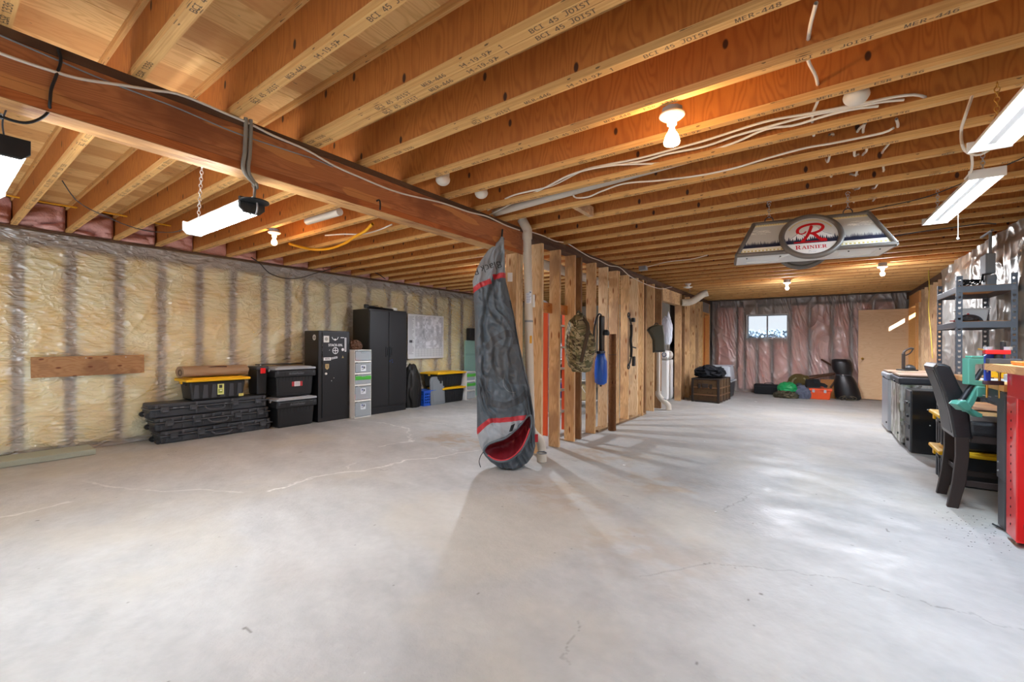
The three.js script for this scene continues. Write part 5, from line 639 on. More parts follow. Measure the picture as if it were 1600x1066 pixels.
{
  const t = thing('water_softener', 'tall white water softener with round dial seen through the studs', 'appliance', [-3.08, 0, -10.2]); part('cabinet', rb(0.44, 0.93, 0.42, 0, 0.465, 0, 0.05, 4), M.white, t); part('control_head', rb(0.45, 0.2, 0.43, 0, 1.02, 0, 0.08, 4), M.white, t); part('dial', new THREE.TorusGeometry(0.045, 0.008, 8, 28).translate(0.13, 1.03, 0.22), std(0x27406a), t); part('indicator', new THREE.SphereGeometry(0.012, 10, 8).translate(0.18, 0.96, 0.216), std(0x7a2020), t); part('seam', rb(0.445, 0.008, 0.424, 0, 0.92, 0, 0.003), M.grey, t); part('supply_pipe', rod(V(0.1, 1.1, 0), V(0.1, 1.4, 0), 0.02), M.steel, t);
}
{ const t = thing('step_ladder', 'orange step ladder leaning behind the partition studs', 'ladder', [-3.10, 0, -5.32]); for (const [z, k] of [[0.25, 0.02], [-0.28, -0.02]]) part('rail', wbox(0.07, 1.72, 0.03, 0, 0.86, z, 1, 1), M.orange, t); for (let i = 0; i < 5; i++) part('step', rb(0.09, 0.03, 0.5, 0, 0.28 + i * 0.31, -0.015, 0.006), M.steel, t); part('top_cap', rb(0.14, 0.06, 0.6, 0, 1.74, -0.015, 0.015), M.orange, t); }
{
  const t = thing('wire_rack', 'white wire storage rack standing in the utility area behind the studs', 'rack', [-4.2, 0, -7.75]); for (const x of [-0.62, 0.62]) for (const z of [-0.2, 0.2]) part('post', rod(V(x, 0, z), V(x, 1.5, z), 0.011), M.white, t); for (const y of [0.15, 0.55, 0.95]) { const s = part('wire_shelf', merge([-0.2, 0.2].map((z) => rod(V(-0.62, y, z), V(0.62, y, z), 0.008)).concat([-0.1, 0, 0.1].map((z) => rod(V(-0.62, y, z), V(0.62, y, z), 0.004)), Array.from({ length: 9 }, (_, i) => rod(V(-0.56 + i * 0.14, y, -0.2), V(-0.56 + i * 0.14, y, 0.2), 0.004)))), M.white, t); s.userData.kind = 'stuff'; } for (const s of [-1, 1]) part('brace', rod(V(s * 0.62, 0.15, 0.2), V(0, 0.95, 0.2), 0.005), M.white, t);
  const bin = (x, y, w, h, m, label) => { const b = thing('storage_bin', label, 'bin', [-4.2 + x, y, -7.75]); part('body', taper(w, h, 0.34, 0.88, 0.02), m, b); part('rim', rb(w + 0.02, 0.02, 0.36, 0, h, 0, 0.006), m, b); };
  bin(-0.3, 0.165, 0.4, 0.28, M.blue, 'blue bin low on the white wire rack, left'); bin(0.28, 0.165, 0.44, 0.28, std(0xb09a70), 'tan bin low on the white wire rack, right'); bin(-0.25, 0.565, 0.36, 0.26, M.black, 'black bin on the middle wire shelf'); bin(0.3, 0.565, 0.36, 0.25, M.clear, 'clear bin on the middle wire shelf'); bin(0.1, 0.965, 0.5, 0.3, M.greyLid, 'grey bin on the top wire shelf');
}
{ const t = thing('metal_flue', 'grey metal flue pipe rising in the utility area behind the studs', 'pipe', [-3.9, 0, -6.4]); part('pipe', rod(V(0, 0.004, 0), V(0, 1.72, 0), 0.075, 24), std(0xa9adb2, { metalness: 0.6, roughness: 0.4 }), t); part('pipe_elbow', tube([V(0, 1.7, 0), V(0, 1.85, 0), V(-0.12, 1.95, -0.1), V(-0.4, 1.97, -0.3)], 0.077, 18, 24), std(0xa9adb2, { metalness: 0.6, roughness: 0.4 }), t); }
single('overhead_pipe', rod(V(-6.3, 1.98, -11.5), V(-2.85, 1.98, -9.3), 0.06, 16), std(0xaeb6ba, { roughness: 0.5 }), 'grey pipe running under the joists behind the studs', 'pipe');
{ const t = thing('vent_duct', 'white ribbed vent duct crossing between the partition stud tops', 'duct', [0, 0, 0]); const pts = [V(-2.86, 2.27, -4.0), V(-2.86, 2.25, -4.8), V(-2.86, 2.24, -5.6), V(-2.86, 2.23, -6.6)]; part('duct', tube(pts, 0.06, 16, 40), M.pvc, t); for (const z of [-4.25, -5.3, -6.4]) part('hanger_strap', new THREE.BoxGeometry(0.02, 0.2, 0.003).translate(-2.86, 2.39, z), M.steel, t); for (let i = 0; i < 4; i++) part('coupling', rod(V(-2.86, 2.262 - i * 0.008, -4.4 - i * 0.5), V(-2.86, 2.262 - i * 0.008, -4.5 - i * 0.5), 0.068, 18), M.pvc, t); }
{ const c = single('grey_carton', rb(0.2, 0.2, 0.26, 0, 0.1, 0, 0.005), M.greyLid, 'grey carton on the floor behind the first partition studs', 'carton', [-2.9, 0, -4.42], 0.3); part('carton_label', rb(0.002, 0.08, 0.12, 0.101, 0.1, 0, 0.0008), std(0x6e7f94), c); }
{ const t = thing('coiled_strap', 'dark strap hung on the post beside the sleeping bag', 'strap', [-2.66, 1.62, -3.69]); part('ring', new THREE.TorusGeometry(0.028, 0.006, 8, 20).translate(0, 0.44, 0.01), M.steel, t); part('strap', tube([V(0, 0.42, 0.012), V(0.02, 0.3, 0.014), V(0.0, 0.1, 0.014), V(0.03, -0.1, 0.014)], 0.014, 8), std(0x4a3728), t); }

// ---------- by the far wall ----------
const trunkWood = std(0x57482c, { map: TX.stud, roughness: 0.7 });
{
  const t = thing('steamer_trunk', 'old wooden steamer trunk with dark straps near the partition', 'trunk', [-2.08, 0, -10.62], -0.06), W = 0.56, H = 0.52, D = 0.98, dk = std(0x2b2019, { roughness: 0.7 });
  part('chest', wbox(W, H * 0.62, D, 0, H * 0.31 + 0.015, 0, 0.7, 0.4), trunkWood, t); part('lid', wbox(W, H * 0.34, D, 0, H * 0.82, 0, 0.7, 0.4, 0.3, 0.2), trunkWood, t);
  for (const y of [0.02, H * 0.3, H * 0.6, H - 0.02]) { part('slat', rb(W + 0.02, 0.03, D + 0.02, 0, y + 0.006, 0, 0.006), y > 0.03 && y < 0.4 ? std(0x6d4a2c) : dk, t); } for (const x of [-1, 1]) for (const z of [-1, 1]) part('corner_guard', rb(0.05, H, 0.05, x * (W / 2 - 0.014), H / 2, z * (D / 2 - 0.014), 0.008), dk, t); for (let i = 0; i < 3; i++) part('band', rb(W + 0.024, H, 0.03, 0, H / 2, mix(-0.25, 0.25, i / 2), 0.004), std(0x6b5a48), t);
  for (const x of [-0.12, 0.12]) part('hasp', rb(0.05, 0.1, 0.014, x, H * 0.68, D / 2 + 0.012, 0.004), dk, t); part('lock_plate', rb(0.12, 0.09, 0.012, 0, H * 0.7, D / 2 + 0.01, 0.004), dk, t);
  single('clothes_pile', blob(0.3, 0.17, 0.4, 61, 0.4, 4, 5, 0.5), std(0x0f1118, { roughness: 0.95 }), 'heap of dark navy clothes on the steamer trunk', 'clothes', [-2.1, 0.545, -10.55]);
  const k = thing('pet_carrier', 'grey plastic pet carrier behind the steamer trunk', 'pet carrier', [-2.02, 0, -11.62]); part('lower_shell', taper(0.46, 0.38, 0.66, 0.9, 0.04), M.darkGrey, k); part('upper_shell', (() => { const g = rb(0.46, 0.36, 0.66, 0, 0.58, 0, 0.06, 4), p = g.attributes.position; for (let i = 0; i < p.count; i++) { const q = 1 - 0.12 * smooth(0.45, 0.76, p.getY(i)); p.setX(i, p.getX(i) * q); p.setZ(i, p.getZ(i) * q); } g.computeVertexNormals(); return g; })(), std(0xb4b9c0, { roughness: 0.5 }), k); part('seam_flange', rb(0.52, 0.03, 0.72, 0, 0.395, 0, 0.01), std(0xb4b9c0), k); for (const z of [-0.2, 0, 0.2]) part('vent_ridge', rb(0.44, 0.02, 0.05, 0, 0.755, z, 0.008), std(0xa8adb4), k);
}
{ const t = thing('duffel_case', 'low black rectangular case on the floor against the far wall', 'case', [-1.15, 0, -12.86]); part('body', rb(0.66, 0.26, 0.22, 0, 0.132, 0, 0.035, 3), M.blackMatte, t); part('zip', rb(0.665, 0.008, 0.225, 0, 0.2, 0, 0.003), M.black, t); part('handle', tube([V(-0.1, 0.262, 0), V(-0.08, 0.285, 0), V(0.08, 0.285, 0), V(0.1, 0.262, 0)], 0.01), M.black, t); }
{ const t = thing('olive_backpack', 'olive brown backpack slumped against the pink-insulated wall', 'backpack', [-0.48, 0, -12.78]), m = std(0x54461f, { roughness: 0.9 }); part('body', blob(0.3, 0.36, 0.16, 91, 0.2, 3, 4, 0.55), m, t); for (const s of [-1, 1]) part('shoulder_strap', tube([V(s * 0.08, 0.46, 0.1), V(s * 0.14, 0.4, 0.2), V(s * 0.15, 0.2, 0.22)], 0.02), std(0x8e8560), t); part('front_pocket', blob(0.14, 0.16, 0.08, 92, 0.2, 4, 3).translate(0, 0.1, 0.12), std(0x2f3138), t); }
single('green_bag', blob(0.2, 0.17, 0.17, 93, 0.22, 4, 4, 0.5), phys(0x1f9a58, { roughness: 0.25, clearcoat: 0.4 }), 'shiny green bag resting on the camouflage cloth', 'bag', [-0.72, 0.125, -12.36]);
single('camouflage_cloth', blob(0.25, 0.12, 0.17, 94, 0.45, 5, 4, 0.45), std(0x8b8d8c, { map: camoTex, roughness: 0.9 }), 'grey camouflage cloth crumpled under the green bag', 'cloth', [-0.74, 0, -12.26]);
single('grey_jacket', blob(0.17, 0.2, 0.15, 95, 0.3, 4, 4, 0.5), std(0x5a5f70, { roughness: 0.85 }), 'grey-blue jacket bundled between green bag and orange toolbox', 'jacket', [-0.42, 0, -12.38]);
{ const t = thing('toolbox', 'orange plastic toolbox on the floor by the far wall', 'toolbox', [-0.09, 0, -12.48]); part('body', taper(0.46, 0.2, 0.24, 0.86, 0.02), M.orange, t); part('lid', rb(0.49, 0.06, 0.27, 0, 0.225, 0, 0.015), M.orange, t); for (const x of [-0.11, 0.11]) part('latch', rb(0.05, 0.07, 0.016, x, 0.195, 0.135, 0.005), M.greyLid, t); part('handle', tube([V(-0.08, 0.25, 0), V(-0.07, 0.28, 0), V(0.07, 0.28, 0), V(0.08, 0.25, 0)], 0.012), M.orange, t); }
{ const t = thing('hiking_boots', 'pair of black boots lying on the orange toolbox', 'boots', [-0.12, 0.262, -12.46], 0.3); for (const [x, z, r] of [[-0.12, 0.03, 0.2], [0.04, -0.05, -0.3]]) { const b = part('boot', extrude([[-0.13, 0], [0.14, 0], [0.15, 0.03], [0.1, 0.07], [0.01, 0.09], [-0.02, 0.17], [-0.12, 0.17]], 0.085, 0.014), M.blackMatte, t); b.position.set(x, 0.02, z); b.rotation.y = r; part('sole', rb(0.28, 0.018, 0.09, 0.005, -0.006, 0, 0.006), M.darkGrey, b); } }
{ const t = thing('cardboard_box', 'brown cardboard box behind the orange toolbox', 'box', [0.08, 0, -12.86]), m = std(0xa8713e, { roughness: 0.85 }); part('carton', rb(0.3, 0.44, 0.2, 0, 0.222, 0, 0.006), m, t); part('tape', rb(0.302, 0.002, 0.05, 0, 0.444, 0, 0.0008), std(0xc09860), t); }
{ const b = std(0x5c4434, { map: TX.stud }); const g = 'dark wooden slats leaning behind the black foam roll'; const w = (a, c, label) => single('wooden_slat', rod(a, c, 0.022, 6, 0.026), b, label, 'slat', [0, 0, 0], 0, g); w(V(-0.42, 0.42, -12.72), V(0.5, 0.66, -12.95), 'lower long dark slat reaching over the boots'); w(V(-0.3, 0.5, -12.9), V(0.45, 0.64, -12.98), 'upper long dark slat above the cardboard box'); w(V(-0.06, 0.92, -13.03), V(0.4, 0.62, -12.98), 'short slat slanting down to the black foam roll'); w(V(0.12, 0.26, -12.7), V(0.3, 0.6, -12.75), 'short upright slat next to the foam roll'); }
{
  const t = thing('foam_roll', 'tall black foam roll tied at the waist, leaning beside the veneer door', 'foam roll', [0.40, 0, -12.72]); const g = lathe([[0, 0], [0.1, 0.0], [0.2, 0.01], [0.245, 0.06], [0.245, 0.18], [0.215, 0.4], [0.165, 0.54], [0.145, 0.575], [0.165, 0.61], [0.2, 0.7], [0.2, 0.84], [0.175, 0.93], [0.1, 0.95], [0, 0.95]], 40), p = g.attributes.position; for (let i = 0; i < p.count; i++) { const y = p.getY(i), a = Math.atan2(p.getZ(i), p.getX(i)), k = 1 + 0.05 * (fbm(a * 2 + 9, y * 5, 3, 98) - 0.5); p.setX(i, p.getX(i) * k - 0.17 * y * 0.9 + 0.06); p.setZ(i, p.getZ(i) * k * 0.8); } g.computeVertexNormals();
  part('roll', g, phys(0x1a1b1e, { roughness: 0.35, clearcoat: 0.3 }), t); part('rope', new THREE.TorusGeometry(0.15, 0.014, 8, 30).rotateX(Math.PI / 2).scale(1, 1, 0.82).translate(-0.03, 0.575, 0), M.darkGrey, t); part('knot', new THREE.SphereGeometry(0.022, 10, 8).translate(-0.05, 0.57, 0.125), M.greyLid, t); const sp = []; for (let i = 0; i < 50; i++) { const a = i * 0.35, r = 0.02 + i * 0.0034; sp.push(V(0.06 + r * Math.cos(a), 0.05 + r * 0.35 * Math.sin(a), 0.19 + 0.0)); } part('rolled_end', tube(sp, 0.007, 5, 150), std(0x6b6250, { roughness: 1 }), t);
}

// ---------- right side: freezers, bench, desk, chair, shelves ----------
const barkTex = canvasTex(512, 512, (g) => { const im = g.createImageData(512, 512); for (let j = 0; j < 512; j++) for (let i = 0; i < 512; i++) { const u = i / 512, v = j / 512, a = fbm(u * 9, v * 2.5 + fbm(u * 4, v * 4, 3, 5) * 2, 5, 111), b = fbm(u * 5, v * 5, 4, 121); let c = mix3([214, 216, 212], [92, 84, 74], smooth(0.35, 0.68, a)); c = mix3(c, [104, 122, 84], smooth(0.56, 0.7, b) * 0.6); im.data.set([...c, 255], (j * 512 + i) * 4); } g.putImageData(im, 0, 0); });
function chest(label, pos, W, H, D, m, lidM) {
  const t = thing('chest_freezer', label, 'freezer', pos); part('cabinet', rb(W, H - 0.12, D, 0, 0.03 + (H - 0.12) / 2, 0, 0.02, 3), m, t); part('lid', rb(W + 0.02, 0.085, D + 0.01, 0, H - 0.045, 0, 0.025, 3), lidM, t); part('gasket', rb(W - 0.01, 0.02, D - 0.02, 0, H - 0.09, 0, 0.004), M.black, t); part('handle', rb(0.02, 0.03, 0.16, -W / 2 - 0.01, H - 0.07, 0, 0.008), M.darkGrey, t); for (const x of [-1, 1]) for (const z of [-1, 1]) part('foot', new THREE.CylinderGeometry(0.025, 0.02, 0.03, 12).translate(x * (W / 2 - 0.06), 0.016, z * (D / 2 - 0.06)), M.black, t);
  part('drain_plug', new THREE.CylinderGeometry(0.014, 0.014, 0.012, 14).rotateZ(Math.PI / 2).translate(-W / 2 - 0.004, 0.14, D / 2 - 0.1), M.black, t); return t;
}
chest('pale silver chest freezer farther along, next to the bark-patterned one', [1.045, 0, -8.62], 0.6, 0.86, 0.78, phys(0xb9bec6, { roughness: 0.3, metalness: 0.25 }), phys(0xa2a8b0, { roughness: 0.35 }));
chest('bark-patterned chest freezer with dark lid behind the black cabinet', [1.075, 0, -7.745], 0.6, 0.86, 0.88, phys(0xffffff, { map: barkTex, roughness: 0.3 }), M.darkGrey);
{ const g = 'tan boards lying on the chest freezers', m = std(0xa58c78, { roughness: 0.55, bumpMap: TX.grain, bumpScale: 0.001 }); single('top_board', wbox(0.6, 0.018, 0.8, 0, 0.009, 0, 1, 1), m, 'tan board on the bark-patterned freezer', 'board', [1.08, 0.868, -7.74], 0, g); single('top_board', wbox(0.58, 0.018, 0.7, 0, 0.009, 0, 1, 1, 0.4), m, 'tan board on the pale silver freezer', 'board', [1.05, 0.868, -8.62], 0, g); }
{ const t = thing('hand_pump', 'dark upright hand pump with bent grip on the far freezer', 'pump', [1.0, 0.886, -8.72], YAW); const m = std(0x3a2f2a, { roughness: 0.5 }); part('base', rb(0.2, 0.02, 0.16, 0.01, 0.01, 0, 0.006), M.black, t); part('housing', new THREE.SphereGeometry(0.07, 20, 12, 0, 7, 0, 1.57).translate(0.05, 0.02, 0), M.black, t); part('column', rb(0.036, 0.24, 0.036, -0.045, 0.14, 0, 0.01), m, t); part('grip', tube([V(-0.045, 0.25, 0), V(-0.03, 0.29, 0), V(0.06, 0.335, 0), V(0.1, 0.33, 0)], 0.016, 8, 30), m, t); part('trigger', tube([V(-0.01, 0.23, 0), V(0.05, 0.26, 0), V(0.1, 0.325, 0)], 0.008, 8), M.black, t); }
{
  const t = thing('metal_locker', 'low glossy black metal cabinet with clips, standing before the freezers', 'cabinet', [1.11, 0, -7.045]), W = 0.56, H = 0.735, D = 0.39, pg = std(0x4a4d50, { roughness: 0.5 });
  part('body', rb(W, H, D, 0, H / 2, 0, 0.01), phys(0x0c0d10, { roughness: 0.28, clearcoat: 0.6 }), t); part('side_frame', rb(0.012, H - 0.02, D - 0.02, -W / 2 - 0.004, H / 2, 0, 0.004), pg, t); for (const y of [0.14, 0.42, 0.58]) part('clip', rb(0.03, 0.03, 0.1, -W / 2 - 0.018, y * H / 0.735, 0.06, 0.006), M.black, t); for (const y of [0.3, 0.56]) part('rail', rb(0.02, 0.05, D - 0.04, -W / 2 - 0.012, y, 0, 0.004), M.caseBlack, t);
  for (const [x, y] of [[-0.12, 0.34], [-0.05, 0.32], [-0.14, 0.52], [0.03, 0.55]]) part('scratch', rb(0.012, 0.012, 0.002, x, y, D / 2 + 0.001, 0.001), M.white, t); part('keyhole_plate', rb(0.03, 0.05, 0.004, -0.02, 0.33, D / 2 + 0.002, 0.002), M.darkGrey, t);
}
// desk: plywood top on grey folded legs
{
  const t = thing('work_desk', 'work desk with plywood top and dark grey metal legs', 'desk', [1.19, 0, -5.06]), L = 1.54, D = 0.42; part('desk_top', wbox(D, 0.038, L, 0, 0.968, 0, 1.1, 1.1), std(0xfff0dc, { map: TX.ply, roughness: 0.6 }), t); for (const s of [-1, 1]) part('apron', rb(0.02, 0.1, L - 0.06, s * (D / 2 - 0.02), 0.898, 0, 0.004), M.deskGrey, t); for (const s of [-1, 1]) part('apron', rb(D - 0.06, 0.1, 0.02, 0, 0.898, s * (L / 2 - 0.03), 0.004), M.deskGrey, t);
  for (const x of [-1, 1]) for (const z of [-1, 1]) { const l = part('leg', rb(0.06, 0.6, 0.16, x * (D / 2 - 0.035), 0.64, z * (L / 2 - 0.09), 0.006), M.deskGrey, t); part('leg_extension', rb(0.05, 0.38, 0.14, x * (D / 2 - 0.035), 0.2, z * (L / 2 - 0.09), 0.005), M.deskGrey, l); part('foot', new THREE.CylinderGeometry(0.04, 0.05, 0.014, 20).translate(x * (D / 2 - 0.035), 0.008, z * (L / 2 - 0.09)), M.steel, l); for (const y of [0.39, 0.45]) part('bolt', new THREE.CylinderGeometry(0.006, 0.006, 0.008, 8).rotateZ(Math.PI / 2).translate(x * (D / 2 - 0.035) - 0.032, y, z * (L / 2 - 0.13)), M.steel, l); }
  const pg = 'papers and tools on the work desk'; for (const [x, z, r, m, label] of [[0.02, 0.24, 0.3, M.white, 'white paper sheet on the desk near the red bench'], [-0.06, 0.02, -0.2, M.white, 'white paper sheet beside the green press']]) single('paper_sheet', new THREE.BoxGeometry(0.21, 0.002, 0.28), m, label, 'paper', [1.19 + x, 0.9885, -5.06 + z], r, pg);
  single('pencil', rod(V(0, 0, 0), V(0.13, 0, 0.1), 0.005), std(0x5c4434), 'dark pencil lying across the desk edge', 'pencil', [1.0, 0.993, -5.3]); const s = single('yellow_case', rb(0.12, 0.04, 0.2, 0, 0.02, 0, 0.008), M.yellow, 'yellow plastic case on the desk behind the green press', 'case', [1.22, 0.9875, -5.5]); part('case_lid', rb(0.122, 0.012, 0.202, 0, 0.044, 0, 0.004), M.yellow, s); single('clear_tray', rb(0.14, 0.05, 0.16, 0, 0.026, 0, 0.01), M.clear, 'clear parts tray on the desk behind the green press', 'tray', [1.22, 0.9875, -4.98]);
}
// cast press bolted to the desk edge; drawn in a plane across the desk
{
  const S = 209, q = (a, b) => [(a - 1525) / S, (592 - b) / S], p3 = (a, b, z = 0) => V((a - 1525) / S, (592 - b) / S, z), t = thing('loading_press', 'sea-green cast press with long black lever clamped to the desk', 'press', [0.93, 0.986, -4.66], YAW);
  part('frame', extrude([q(1507, 594), q(1507, 556), q(1541, 556), q(1541, 562), q(1517, 563), q(1515, 566), q(1515, 590), q(1545, 592), q(1545, 596), q(1522, 597)], 0.05, 0.006), M.teal, t); part('post', rod(p3(1540, 560), p3(1540, 592), 0.014, 14), M.teal, t); part('crossbar', rb(0.1, 0.016, 0.05, -0.02, 0.188, 0, 0.005), M.teal, t);
  part('arm', extrude([q(1527, 598), q(1514, 625), q(1506, 637), q(1502, 632), q(1509, 620), q(1520, 597)], 0.05, 0.006), M.teal, t); part('arm', extrude([q(1506, 629), q(1512, 634), q(1528, 642), q(1528, 646), q(1521, 645), q(1504, 634)], 0.04, 0.005), M.teal, t); part('pivot_head', extrude([q(1489, 626), q(1492, 623), q(1500, 622), q(1507, 630), q(1506, 635), q(1498, 634)], 0.07, 0.01), M.teal, t); part('mounting_block', rb(0.07, 0.08, 0.06, 0.0, -0.07, 0, 0.01), M.teal, t);
  part('lever', rod(p3(1499, 623), p3(1532, 573), 0.017, 14), M.black, t); part('lever_collar', rod(p3(1498, 625), p3(1500.5, 621), 0.022, 14), M.steel, t);
}
// black leather chair tucked to the desk
{
  const t = thing('parsons_chair', 'black leather parsons stool with dark wooden legs pulled to the desk', 'chair', [0.86, 0, -4.935]), W = 0.44;
  // profile in x-y, swept along z
  const sweep = (pts, w, b) => extrude(pts, w, b);
  part('backrest', sweep([[-0.03, 0.56], [0.045, 0.56], [0.03, 0.72], [-0.01, 0.9], [-0.075, 1.085], [-0.10, 1.1], [-0.135, 1.1], [-0.145, 1.085], [-0.09, 0.9], [-0.055, 0.74]], W, 0.014), M.leather, t);
  part('back_panel', sweep([[-0.048, 0.575], [-0.04, 0.575], [-0.062, 0.74], [-0.1, 0.9], [-0.15, 1.06], [-0.156, 1.06], [-0.107, 0.9], [-0.068, 0.74]], W - 0.1, 0.002), std(0x4a4c50, { roughness: 0.5 }), t);  // lighter grey paints in the lit outer face of the black backrest
  part('seat', rb(0.42, 0.12, W, 0.24, 0.625, 0, 0.035, 4), M.leather, t); part('seat_rail', rb(0.36, 0.06, W - 0.03, 0.23, 0.545, 0, 0.006), M.espresso, t);
  for (const s of [-1, 1]) { part('leg', extrude([[-0.03, 0.6], [0.035, 0.6], [0.038, 0.4], [0.02, 0.2], [-0.02, 0.0], [-0.075, 0.0], [-0.045, 0.2], [-0.028, 0.4]], 0.045, 0.004).translate(0, 0, s * (W / 2 - 0.025)), M.espresso, t); part('leg', (() => { const g = wbox(0.042, 0.53, 0.042, 0.40, 0.265, s * (W / 2 - 0.03)); return g; })(), M.espresso, t); part('stretcher', rb(0.38, 0.045, 0.022, 0.2, 0.2, s * (W / 2 - 0.028), 0.004), M.espresso, t); }
  part('stretcher', rb(0.022, 0.04, W - 0.06, 0.40, 0.28, 0, 0.004), M.espresso, t); part('stretcher', rb(0.022, 0.04, W - 0.06, 0.0, 0.28, 0, 0.004), M.espresso, t); for (const y of [0.74, 0.9]) part('stitching', rb(0.004, 0.004, W - 0.03, y > 0.8 ? 0.0 : 0.028, y, 0, 0.001), M.blackGloss, t);
}
{ const g = 'black totes with yellow lids under the desk', f = (label, y) => { const t = tote('storage_tote', label, [1.12, y, -5.63], 0.5, 0.28, 0.40, M.yellow, { turn: Math.PI / 2, ribs: 5, rib: M.darkGrey, group: g, over: 0.035 }); for (const s of [-1, 1]) for (let i = 0; i < 3; i++) part('end_rib', extrude([[-0.02, -0.1], [0.02, -0.1], [0.014, 0.09], [-0.014, 0.09]], 0.012, 0.004).translate(mix(-0.1, 0.1, i / 2), 0.13, s * 0.242), M.darkGrey, t); return t; }; f('lower yellow-lidded black tote under the desk by the stool', 0); f('upper yellow-lidded black tote under the desk by the stool', 0.326); }
// red steel bench with wooden top
{
  const t = thing('red_workbench', 'red steel workbench with thick wooden top cut off by the frame edge', 'workbench', [1.2, 0, -3.45]), z0 = -0.74, z1 = 0.74;
  part('bench_top', wbox(0.56, 0.045, 1.95, -0.01, 1.112, 0.0, 1.3, 0.6), std(0xfbe0bc, { map: TX.stud, roughness: 0.55 }), t);
  for (const x of [-1, 1]) for (const z of [-1, 1]) { const l = part('leg', extrude([[-0.085, 0.04], [0.085, 0.04], [0.085, 0.93], [-0.085, 0.93]], 0.06, 0.006).rotateY(Math.PI / 2).translate(x * 0.2, 0, z * 0.655), M.red, t); for (let i = 0; i < 14; i++) part('slot', rb(0.004, 0.014, 0.004, x * 0.2 - 0.031, 0.12 + i * 0.055, z * 0.655, 0.001), M.blackMatte, l); part('foot_bolt', new THREE.CylinderGeometry(0.008, 0.008, 0.05, 10).translate(x * 0.2, 0.025, z * 0.655), M.steel, l); part('foot', new THREE.CylinderGeometry(0.016, 0.024, 0.012, 14).translate(x * 0.2, 0.007, z * 0.655), M.steel, l); }
  for (const s of [-1, 1]) part('rail', rb(0.03, 0.16, 1.48, s * 0.215, 1.01, 0, 0.006), M.red, t); for (const s of [-1, 1]) part('rail', rb(0.42, 0.16, 0.03, 0, 1.01, s * 0.72, 0.006), M.red, t); part('end_panel', rb(0.36, 0.86, 0.01, 0, 0.5, z0 + 0.04, 0.003), std(0xa01218, { roughness: 0.4 }), t); part('back_panel', rb(0.01, 0.86, 1.2, 0.2, 0.5, 0, 0.003), std(0xa01218, { roughness: 0.4 }), t); part('lower_shelf', rb(0.4, 0.03, 1.2, 0, 0.14, 0, 0.004), std(0x9a1016, { roughness: 0.4 }), t);
  single('floor_cord', tube([V(0.96, 0.012, -4.42), V(1.0, 0.01, -4.3), V(1.02, 0.01, -4.2), V(1.1, 0.01, -4.08), V(1.2, 0.01, -4.04)], 0.006), M.black, 'black cord trailing on the floor under the red bench', 'cable');
}
// on the red bench
{
  const Y = 1.1345; const b = thing('vise_base', 'dark steel base block with small red vise on the bench end', 'vise', [0.99, Y, -4.36]); part('base', rb(0.15, 0.035, 0.1, 0, 0.018, 0, 0.004), M.deskGrey, b); part('red_jaw', rb(0.12, 0.03, 0.07, -0.03, 0.08, 0, 0.006), M.red, b); part('column', new THREE.CylinderGeometry(0.02, 0.024, 0.04, 16).translate(-0.02, 0.05, 0), M.black, b); part('knob', new THREE.CylinderGeometry(0.014, 0.014, 0.06, 16).translate(0.0, 0.12, 0), M.black, b); for (const x of [-0.07, 0.02]) part('dial', new THREE.CylinderGeometry(0.024, 0.024, 0.022, 20).translate(x, 0.106, 0), M.greyLid, b); part('side_screw', rod(V(-0.12, 0.1, 0), V(-0.06, 0.09, 0), 0.006), M.brass, b);
  const c = thing('bar_clamp', 'blue clamp with brass screws gripping the bench top edge', 'clamp', [0.955, Y, -4.405], 0); const bl = phys(0x2446b8, { roughness: 0.35, clearcoat: 0.4 }); part('clamp_frame', extrude([[-0.04, 0.05], [-0.028, 0.062], [0.05, 0.062], [0.05, 0.042], [-0.012, 0.042], [-0.018, 0.034], [-0.018, -0.13], [-0.04, -0.13]], 0.026, 0.005), bl, c); for (const x of [-0.03, 0.03]) { const s = part('screw', rod(V(x, -0.24, 0), V(x, -0.06, 0), 0.007, 10), M.brass, c); part('tommy_bar', rod(V(x - 0.02, -0.225, 0), V(x + 0.02, -0.235, 0), 0.004, 8), M.steel, s); part('swivel_pad', new THREE.CylinderGeometry(0.014, 0.014, 0.012, 14).translate(x, -0.056, 0), M.steel, s); } part('lower_jaw', rb(0.1, 0.03, 0.035, 0.0, -0.135, 0, 0.006), std(0x4a3138, { roughness: 0.5 }), c);
  single('orange_tray', taper(0.16, 0.025, 0.22, 0.92, 0.008), std(0xf08a28, { roughness: 0.45 }), 'orange tray on the bench at the right edge', 'tray', [1.05, Y, -4.03]);
}
